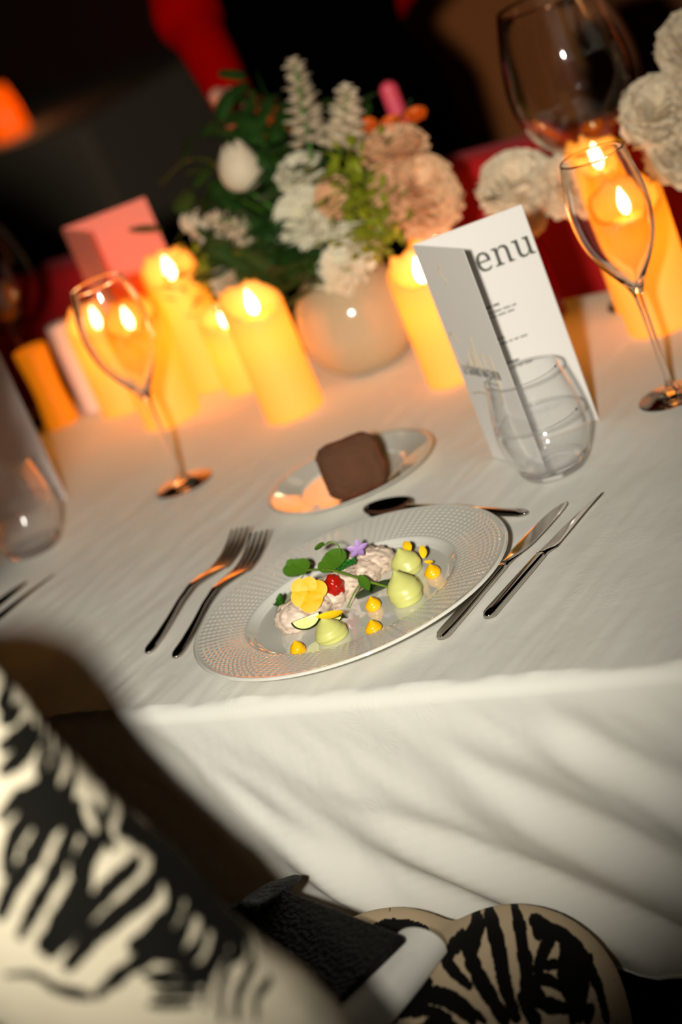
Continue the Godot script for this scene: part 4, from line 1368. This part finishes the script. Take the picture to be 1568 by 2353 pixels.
	part("stem", Sh.new().tube(cr3([W(0.2340, 0.0320, -0.1185), W(0.2285, 0.026, -0.1060), W(0.2235, 0.018, -0.0955)], 6), PackedFloat32Array([0.0007]), 7), sm, cress)
	part("leaf", Sh.new().add(flat_petal(0.019, 0.0046, 0.35), Transform3D(Basis(Vector3.UP, -2.35) * Basis(Vector3.RIGHT, -0.75), W(0.2330, 0.0370, -0.1170))), gm, cress)

	var par := thing("parsley_sprig", "thin parsley sprig hanging at the tartare's left end", "herb")
	part("stem", Sh.new().tube(cr3([W(0.1655, 0.0365, -0.1310), W(0.1570, 0.030, -0.1225), W(0.1490, 0.0215, -0.1120)], 6), PackedFloat32Array([0.0006]), 7), sm, par)
	var pg := leafy(Color(0.16, 0.36, 0.04), 0.25)
	for k in 9:
		part("leaf", Sh.new().add(flat_petal(0.0080, 0.0032, 0.5), Transform3D(Basis(Vector3.UP, k * 0.75) * Basis(Vector3.RIGHT, 0.5 - 0.15 * (k % 3)), W(0.1460 + 0.0012 * (k % 3), 0.0245 - 0.0016 * k, -0.1095 + 0.0004 * k))), pg, par)
	var herb := thing("chopped_herb", "bright green frilly herb tip on the tartare behind the tomato", "herb")
	var hg := leafy(Color(0.06, 0.42, 0.07), 0.25)
	for k in 18:
		part("leaf", Sh.new().add(flat_petal(0.0065, 0.0022, 0.5), Transform3D(Basis(Vector3.UP, k * 1.3) * Basis(Vector3.RIGHT, 0.6), W(0.1985 + 0.00095 * k, 0.0315 + 0.0010 * (k % 3) + 0.0002 * k, -0.1390 - 0.0003 * k))), hg, herb)

	var lil := thing("lilac_flower", "small lilac star flower at the back end of the tartare", "flower", W(0.2120, 0.0410, -0.1575))
	var lm := leafy(Color(0.70, 0.56, 0.80), 0.3)
	for k in 5:
		part("petal", Sh.new().add(flat_petal(0.0105, 0.0030, 0.5), Transform3D(facing(Vector3(0.2, 0.9, 0.5)) * Basis(Vector3.UP, k * TAU / 5.0 + 0.3))), lm, lil)
	k0 = 0
	var ym := leafy(Color(1.0, 0.80, 0.02), 0.3, 0.5)
	for d in [[W(0.2165, 0.0315, -0.0600), Vector3(0.80, -0.10, -0.10), 0.033, 0.0033], [W(0.2470, 0.0225, -0.1800), Vector3(0.05, 1.0, 0.1), 0.015, 0.0040], [W(0.2620, 0.0170, -0.1740), Vector3(0.35, 0.9, -0.15), 0.016, 0.0036], [W(0.2655, 0.0165, -0.1680), Vector3(0.9, -0.2, 0.1), 0.013, 0.0018]]:
		var fw: Vector3 = (d[1] as Vector3).normalized()
		var face_to := Vector3(0.45, 0.75, 0.75)
		var sx := fw.cross(face_to).normalized()
		var pb := Basis(sx, sx.cross(-fw).normalized() * -1.0, -fw)
		pb.y = pb.z.cross(pb.x).normalized()
		solo("yellow_petal", ["long yellow petal lying across the front green dollop", "yellow petal standing behind the back green dollop", "curled yellow petal right of the back green dollop", "thin yellow petal between the back dollop and a yellow dot"][k0], "petal", Sh.new().add(flat_petal(d[2], d[3], 0.7), Transform3D(pb, Vector3.ZERO)), ym, d[0], "loose yellow petals on the starter")
		k0 += 1


# ---------------------------------------------------------------- beyond the table
func goblet(at: Vector3, label: String, sc: float) -> void:
	var o := thing("wine_goblet", label, "wine glass", at, 0.0, "large goblets on the far side")
	var pr := PackedVector2Array([Vector2(0.0, 0.0), Vector2(0.04, 0.0), Vector2(0.041, 0.0015)])
	pr.append_array(cr2([Vector2(0.04, 0.002), Vector2(0.012, 0.006), Vector2(0.0045, 0.016), Vector2(0.004, 0.10), Vector2(0.006, 0.142), Vector2(0.03, 0.158), Vector2(0.055, 0.185), Vector2(0.064, 0.22), Vector2(0.060, 0.26), Vector2(0.050, 0.30), Vector2(0.0485, 0.30), Vector2(0.0586, 0.26), Vector2(0.0626, 0.22), Vector2(0.0537, 0.1862), Vector2(0.029, 0.160), Vector2(0.0, 0.152)], 6))
	for k in pr.size():
		pr[k] = pr[k] * sc
	part("glass", Sh.new().lathe(pr, 56), M.glass, o)


func velvet_chair(x: float, z: float, turn: float, label: String) -> void:
	var o := thing("velvet_chair", label, "chair", Vector3(x, 0, z), turn, "red velvet chairs behind the table")
	part("backrest", Sh.new().rbox(Vector3(0.50, 0.46, 0.09), 0.035, Transform3D(Basis(Vector3.RIGHT, 0.1), Vector3(0, 0.63, -0.22)), 5), M.velvet, o)
	part("seat", Sh.new().rbox(Vector3(0.50, 0.11, 0.48), 0.035, Transform3D(Basis.IDENTITY, Vector3(0, 0.42, 0.02)), 5), M.velvet, o)
	for p in [Vector2(-0.2, -0.2), Vector2(0.2, -0.2), Vector2(-0.2, 0.2), Vector2(0.2, 0.2)]:
		part("leg", Sh.new().tube(PackedVector3Array([Vector3(p.x * 1.08, 0, p.y * 1.08), Vector3(p.x, 0.38, p.y)]), PackedFloat32Array([0.012, 0.019]), 10), M.wood, o)


func background() -> void:
	goblet(W(0.250, 0, -0.795), "large clear goblet at the upper right, behind the peonies and candles", 1.15)
	goblet(W(-0.66, 0, -0.80), "clear goblet far at the left, behind the salmon card", 0.9)
	velvet_chair(0.0, -1.02, 0.0, "red velvet chair across the table, behind the white peonies")
	velvet_chair(-1.0, -1.02, 0.0, "red velvet chair across the table, behind the slim candles at the left")

	# brown wooden panels standing in for the faint brown wall at the right
	var screen := thing("brown_panels", "tall brown wooden panels standing in for the dim wall behind the table", "screen", Vector3(0, 0, 0))
	var sm := mat(Color(0.78, 0.46, 0.24), 0.6)
	for k in 4:
		var a := Vector3(-1.55 + k * 0.62, 0.0, -3.3 + (0.12 if k % 2 else 0.0))
		var b := Vector3(-0.94 + k * 0.62, 0.0, -3.3 + (0.0 if k % 2 else 0.12))
		part("panel", panel(a, b, 2.1, 0.035), sm, screen)

	# the next table in the dark at the left
	var t2 := thing("far_table", "dim cloth-covered table far behind at the left", "table", Vector3(-3.25, 0, -3.75))
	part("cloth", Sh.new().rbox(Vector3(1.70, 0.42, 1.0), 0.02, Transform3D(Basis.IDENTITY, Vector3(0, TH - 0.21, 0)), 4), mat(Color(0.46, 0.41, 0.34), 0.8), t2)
	for p in [Vector2(-0.7, -0.4), Vector2(0.7, -0.4), Vector2(-0.7, 0.4), Vector2(0.7, 0.4)]:
		part("leg", Sh.new().tube(PackedVector3Array([Vector3(p.x, 0, p.y), Vector3(p.x, TH - 0.4, p.y)]), PackedFloat32Array([0.025, 0.03]), 10), M.wood, t2)
	var lan := thing("candle_lantern", "glowing amber glass candle lantern on the far table", "candle lantern", W(-2.78, 0.002, -3.40))
	var am := mat(Color(0.75, 0.30, 0.05), 0.2)
	am.emission_enabled = true
	am.emission = Color(1.0, 0.52, 0.03)
	am.emission_energy_multiplier = 0.55
	am.backlight_enabled = true
	am.backlight = Color(0.9, 0.4, 0.08)
	part("lantern_glass", Sh.new().lathe(PackedVector2Array([Vector2(0, 0), Vector2(0.052, 0), Vector2(0.056, 0.01), Vector2(0.050, 0.08), Vector2(0.036, 0.15), Vector2(0.034, 0.15), Vector2(0.047, 0.08), Vector2(0.052, 0.012), Vector2(0, 0.008)]), 6), am, lan)
	part("flame", Sh.new().lathe(PackedVector2Array([Vector2(0, 0.05), Vector2(0.012, 0.062), Vector2(0.014, 0.08), Vector2(0.006, 0.105), Vector2(0, 0.118)]), 16), M.flame, lan)
	var ll := OmniLight3D.new()
	ll.name = "lantern_light"
	ll.position = Vector3(0, 0.085, 0)
	ll.light_color = Color(1.0, 0.5, 0.12)
	ll.light_energy = 0.004
	ll.light_size = 0.015
	ll.omni_range = 6.0
	ll.omni_attenuation = 2.0
	ll.shadow_enabled = true
	lan.add_child(ll)
	standing_person()


# joints joined by tapered capsules with a smooth minimum, meshed as surface nets
func sdf_mesh(bones: Array, cell: float, k: float, s: Sh, grow := 0.0) -> void:
	if grow != 0.0:
		var fat := []
		for b in bones:
			fat.append([b[0], b[1], b[2] + grow, b[3] + grow, b[4]])
		bones = fat
	var lo := Vector3.ONE * 1e9
	var hi := -lo
	for b in bones:
		var r: float = maxf(b[2], b[3]) + k + cell * 2.0
		lo = lo.min((b[0] as Vector3).min(b[1]) - Vector3.ONE * r)
		hi = hi.max((b[0] as Vector3).max(b[1]) + Vector3.ONE * r)
	var n := Vector3i(((hi - lo) / cell).ceil()) + Vector3i.ONE
	var f := PackedFloat32Array()
	f.resize(n.x * n.y * n.z)
	f.fill(1.0)
	for b in bones:
		var pa: Vector3 = b[0]
		var ba: Vector3 = b[1] - pa
		var ll := maxf(ba.length_squared(), 1e-9)
		var r: float = maxf(b[2], b[3]) + k + cell * 1.5
		var i0 := Vector3i((((b[0] as Vector3).min(b[1]) - Vector3.ONE * r - lo) / cell).floor()).clamp(Vector3i.ZERO, n - Vector3i.ONE)
		var i1 := Vector3i((((b[0] as Vector3).max(b[1]) + Vector3.ONE * r - lo) / cell).ceil()).clamp(Vector3i.ZERO, n - Vector3i.ONE)
		for z in range(i0.z, i1.z + 1):
			for y in range(i0.y, i1.y + 1):
				for x in range(i0.x, i1.x + 1):
					var p := lo + Vector3(x, y, z) * cell - pa
					var h := clampf(p.dot(ba) / ll, 0.0, 1.0)
					var d := (p - ba * h).length() - lerpf(b[2], b[3], h)
					var q := (z * n.y + y) * n.x + x
					var e := f[q]
					var m := maxf(k - absf(d - e), 0.0) / k
					f[q] = minf(d, e) - m * m * k * 0.25
	var id := {}
	var i_first := s.ix.size()
	var st := [1, n.x, n.x * n.y]
	for z in n.z - 1:
		for y in n.y - 1:
			for x in n.x - 1:
				var q := (z * n.y + y) * n.x + x
				var mask := 0
				for c in 8:
					if f[q + (c & 1) + ((c >> 1) & 1) * n.x + (c >> 2) * n.x * n.y] < 0.0:
						mask |= 1 << c
				if mask == 0 or mask == 255:
					continue
				var sum := Vector3.ZERO
				var cnt := 0
				for c in 8:
					for ax in 3:
						if c & (1 << ax):
							continue
						var c2 := c | (1 << ax)
						if ((mask >> c) & 1) == ((mask >> c2) & 1):
							continue
						var v0 := f[q + (c & 1) + ((c >> 1) & 1) * n.x + (c >> 2) * n.x * n.y]
						var v1 := f[q + (c2 & 1) + ((c2 >> 1) & 1) * n.x + (c2 >> 2) * n.x * n.y]
						var pt := Vector3(c & 1, (c >> 1) & 1, c >> 2)
						pt[ax] += v0 / (v0 - v1)
						sum += pt
						cnt += 1
				var w := lo + (Vector3(x, y, z) + sum / cnt) * cell
				id[q] = s.v.size()
				var best := 1e9
				var col := Color.BLACK
				for b in bones:
					var ba: Vector3 = b[1] - b[0]
					var h := clampf((w - b[0]).dot(ba) / maxf(ba.length_squared(), 1e-9), 0.0, 1.0)
					var d: float = (w - b[0] - ba * h).length() - lerpf(b[2], b[3], h)
					if d < best:
						best = d
						col = b[4]
				s.v.append(w)
				s.uv.append(Vector2.ZERO)
				s.c.append(col)
	for q in id:
		for ax in 3:
			var u: int = st[(ax + 1) % 3]
			var w: int = st[(ax + 2) % 3]
			if (f[q] < 0.0) == (f[q + st[ax]] < 0.0):
				continue
			if not (id.has(q - u) and id.has(q - w) and id.has(q - u - w)):
				continue
			var a: int = id[q]
			var b: int = id[q - u]
			var c: int = id[q - u - w]
			var d: int = id[q - w]
			if f[q] < 0.0:
				s.ix.append_array(PackedInt32Array([a, c, b, a, d, c]))
			else:
				s.ix.append_array(PackedInt32Array([a, b, c, a, c, d]))
	s.fix(i_first)


func standing_person() -> void:
	var o := thing("person", "standing person behind the flowers in red sleeves and a black waistcoat, forearm held forward", "person")
	var red := lin(0.72, 0.02, 0.02)
	var blk := lin(0.015, 0.012, 0.012)
	var skin := lin(0.86, 0.60, 0.50)
	var x := -0.42
	var z := -1.40
	var P := func(a: float, b: float, c: float) -> Vector3: return Vector3(x + a, b, z + c)
	var body := [
		[P.call(0, 0.98, 0), P.call(0, 1.10, 0), 0.13, 0.12, blk], [P.call(-0.05, 1.12, 0.0), P.call(-0.07, 1.34, 0.0), 0.105, 0.10, blk], [P.call(0.05, 1.12, 0.0), P.call(0.07, 1.34, 0.0), 0.105, 0.10, blk],
		[P.call(-0.15, 1.415, 0), P.call(0.15, 1.415, 0), 0.055, 0.055, red], [P.call(0, 1.40, 0), P.call(0, 1.50, 0.005), 0.055, 0.05, skin],
		[P.call(-0.08, 0.93, 0), P.call(-0.09, 0.50, 0.01), 0.095, 0.062, blk], [P.call(0.08, 0.93, 0), P.call(0.09, 0.50, 0.01), 0.095, 0.062, blk],
		[P.call(-0.09, 0.50, 0.01), P.call(-0.09, 0.10, 0), 0.062, 0.042, blk], [P.call(0.09, 0.50, 0.01), P.call(0.09, 0.10, 0), 0.062, 0.042, blk],
		[P.call(-0.09, 0.04, -0.03), P.call(-0.10, 0.032, 0.14), 0.042, 0.032, blk], [P.call(0.09, 0.04, -0.03), P.call(0.10, 0.032, 0.14), 0.042, 0.032, blk],
		[P.call(-0.185, 1.405, 0), Vector3(-0.475, 1.160, -1.20), 0.050, 0.042, red], [Vector3(-0.475, 1.160, -1.20), Vector3(-0.345, 1.056, -1.04), 0.042, 0.031, red],
		[P.call(0.185, 1.405, 0), P.call(0.20, 1.13, -0.10), 0.060, 0.050, red], [P.call(0.20, 1.13, -0.10), P.call(0.03, 1.04, -0.17), 0.050, 0.036, red], [P.call(0.03, 1.04, -0.17), P.call(-0.06, 1.02, -0.175), 0.032, 0.028, skin],
		[P.call(0, 1.545, 0.02), P.call(0, 1.60, 0.0), 0.062, 0.088, skin], [P.call(0, 1.63, -0.015), P.call(0, 1.635, -0.03), 0.09, 0.09, skin],
	]
	var s := Sh.new()
	sdf_mesh(body, 0.014, 0.035, s)
	# face, ears
	var hd := P.call(0, 1.60, 0.0) as Vector3
	sdf_mesh([[hd + Vector3(0, 0.02, 0.084), hd + Vector3(0, -0.022, 0.105), 0.008, 0.013, skin], [hd + Vector3(-0.024, -0.052, 0.080), hd + Vector3(0.024, -0.052, 0.080), 0.007, 0.007, lin(0.70, 0.32, 0.30)], [hd + Vector3(-0.035, 0.034, 0.076), hd + Vector3(0.035, 0.034, 0.076), 0.012, 0.012, skin], [hd + Vector3(-0.088, 0.02, -0.005), hd + Vector3(-0.086, -0.02, 0.0), 0.014, 0.010, skin], [hd + Vector3(0.088, 0.02, -0.005), hd + Vector3(0.086, -0.02, 0.0), 0.014, 0.010, skin]], 0.005, 0.008, s)
	# right hand: palm, four fingers and a thumb, slightly curled
	var wr := Vector3(-0.345, 1.056, -1.04)
	var fw := Vector3(0.62, -0.42, 0.66).normalized()
	var sd := Vector3(0.35, -0.55, -0.68)
	sd = (sd - fw * sd.dot(fw)).normalized()
	var pn := fw.cross(sd)
	var hand := [[wr - fw * 0.02, wr + fw * 0.015, 0.026, 0.025, skin], [wr + fw * 0.02 + sd * 0.015, wr + fw * 0.07 + sd * 0.026, 0.017, 0.014, skin], [wr + fw * 0.02 - sd * 0.012, wr + fw * 0.072 - sd * 0.024, 0.018, 0.014, skin], [wr + fw * 0.03, wr + fw * 0.072, 0.018, 0.015, skin]]
	for i in 4:
		var b := wr + fw * (0.074 - 0.004 * absf(i - 1.3)) + sd * (-0.028 + i * 0.0185)
		var l: float = [0.036, 0.041, 0.039, 0.030][i]
		var d1 := (fw + pn * 0.35).normalized()
		var d2 := (fw * 0.6 + pn * 0.9).normalized()
		var d3 := (fw * 0.15 + pn).normalized()
		hand.append([b, b + d1 * l, 0.0095, 0.0085, skin])
		hand.append([b + d1 * l, b + d1 * l + d2 * l * 0.65, 0.0085, 0.008, skin])
		hand.append([b + d1 * l + d2 * l * 0.65, b + d1 * l + d2 * l * 0.65 + d3 * l * 0.5, 0.008, 0.007, skin])
	var tb := wr + fw * 0.022 - sd * 0.024
	hand.append([tb, tb + (fw * 0.7 - sd * 0.6 + pn * 0.4).normalized() * 0.038, 0.013, 0.0105, skin])
	hand.append([tb + (fw * 0.7 - sd * 0.6 + pn * 0.4).normalized() * 0.038, tb + (fw * 0.7 - sd * 0.6 + pn * 0.4).normalized() * 0.038 + (fw + pn * 0.5).normalized() * 0.028, 0.0105, 0.0085, skin])
	sdf_mesh(hand, 0.004, 0.008, s)
	var bm := vmat(0.95)
	bm.metallic_specular = 0.1
	part("body", s, bm, o)
	var hair := Sh.new()
	sdf_mesh([[hd + Vector3(0, 0.055, -0.02), hd + Vector3(0, 0.05, -0.05), 0.09, 0.085, blk], [hd + Vector3(0, 0.03, -0.055), hd + Vector3(0, -0.06, -0.07), 0.082, 0.05, blk], [hd + Vector3(-0.06, 0.06, 0.02), hd + Vector3(0.06, 0.06, 0.02), 0.045, 0.045, blk]], 0.01, 0.02, hair)
	part("hair", hair, mat(Color(0.10, 0.06, 0.04), 0.5), o)
	for sg in [-1.0, 1.0]:
		part("eye", Sh.new().blob(hd + Vector3(0.032 * sg, 0.016, 0.078), Vector3.ONE * 0.0115, Basis.IDENTITY, 0.0, 1.0, null, 14, 10), mat(Color(0.9, 0.88, 0.85), 0.2), o)
		part("iris", Sh.new().blob(hd + Vector3(0.032 * sg, 0.016, 0.0865), Vector3(0.005, 0.005, 0.0035), Basis.IDENTITY, 0.0, 1.0, null, 12, 8), mat(Color(0.12, 0.07, 0.04), 0.2), o)
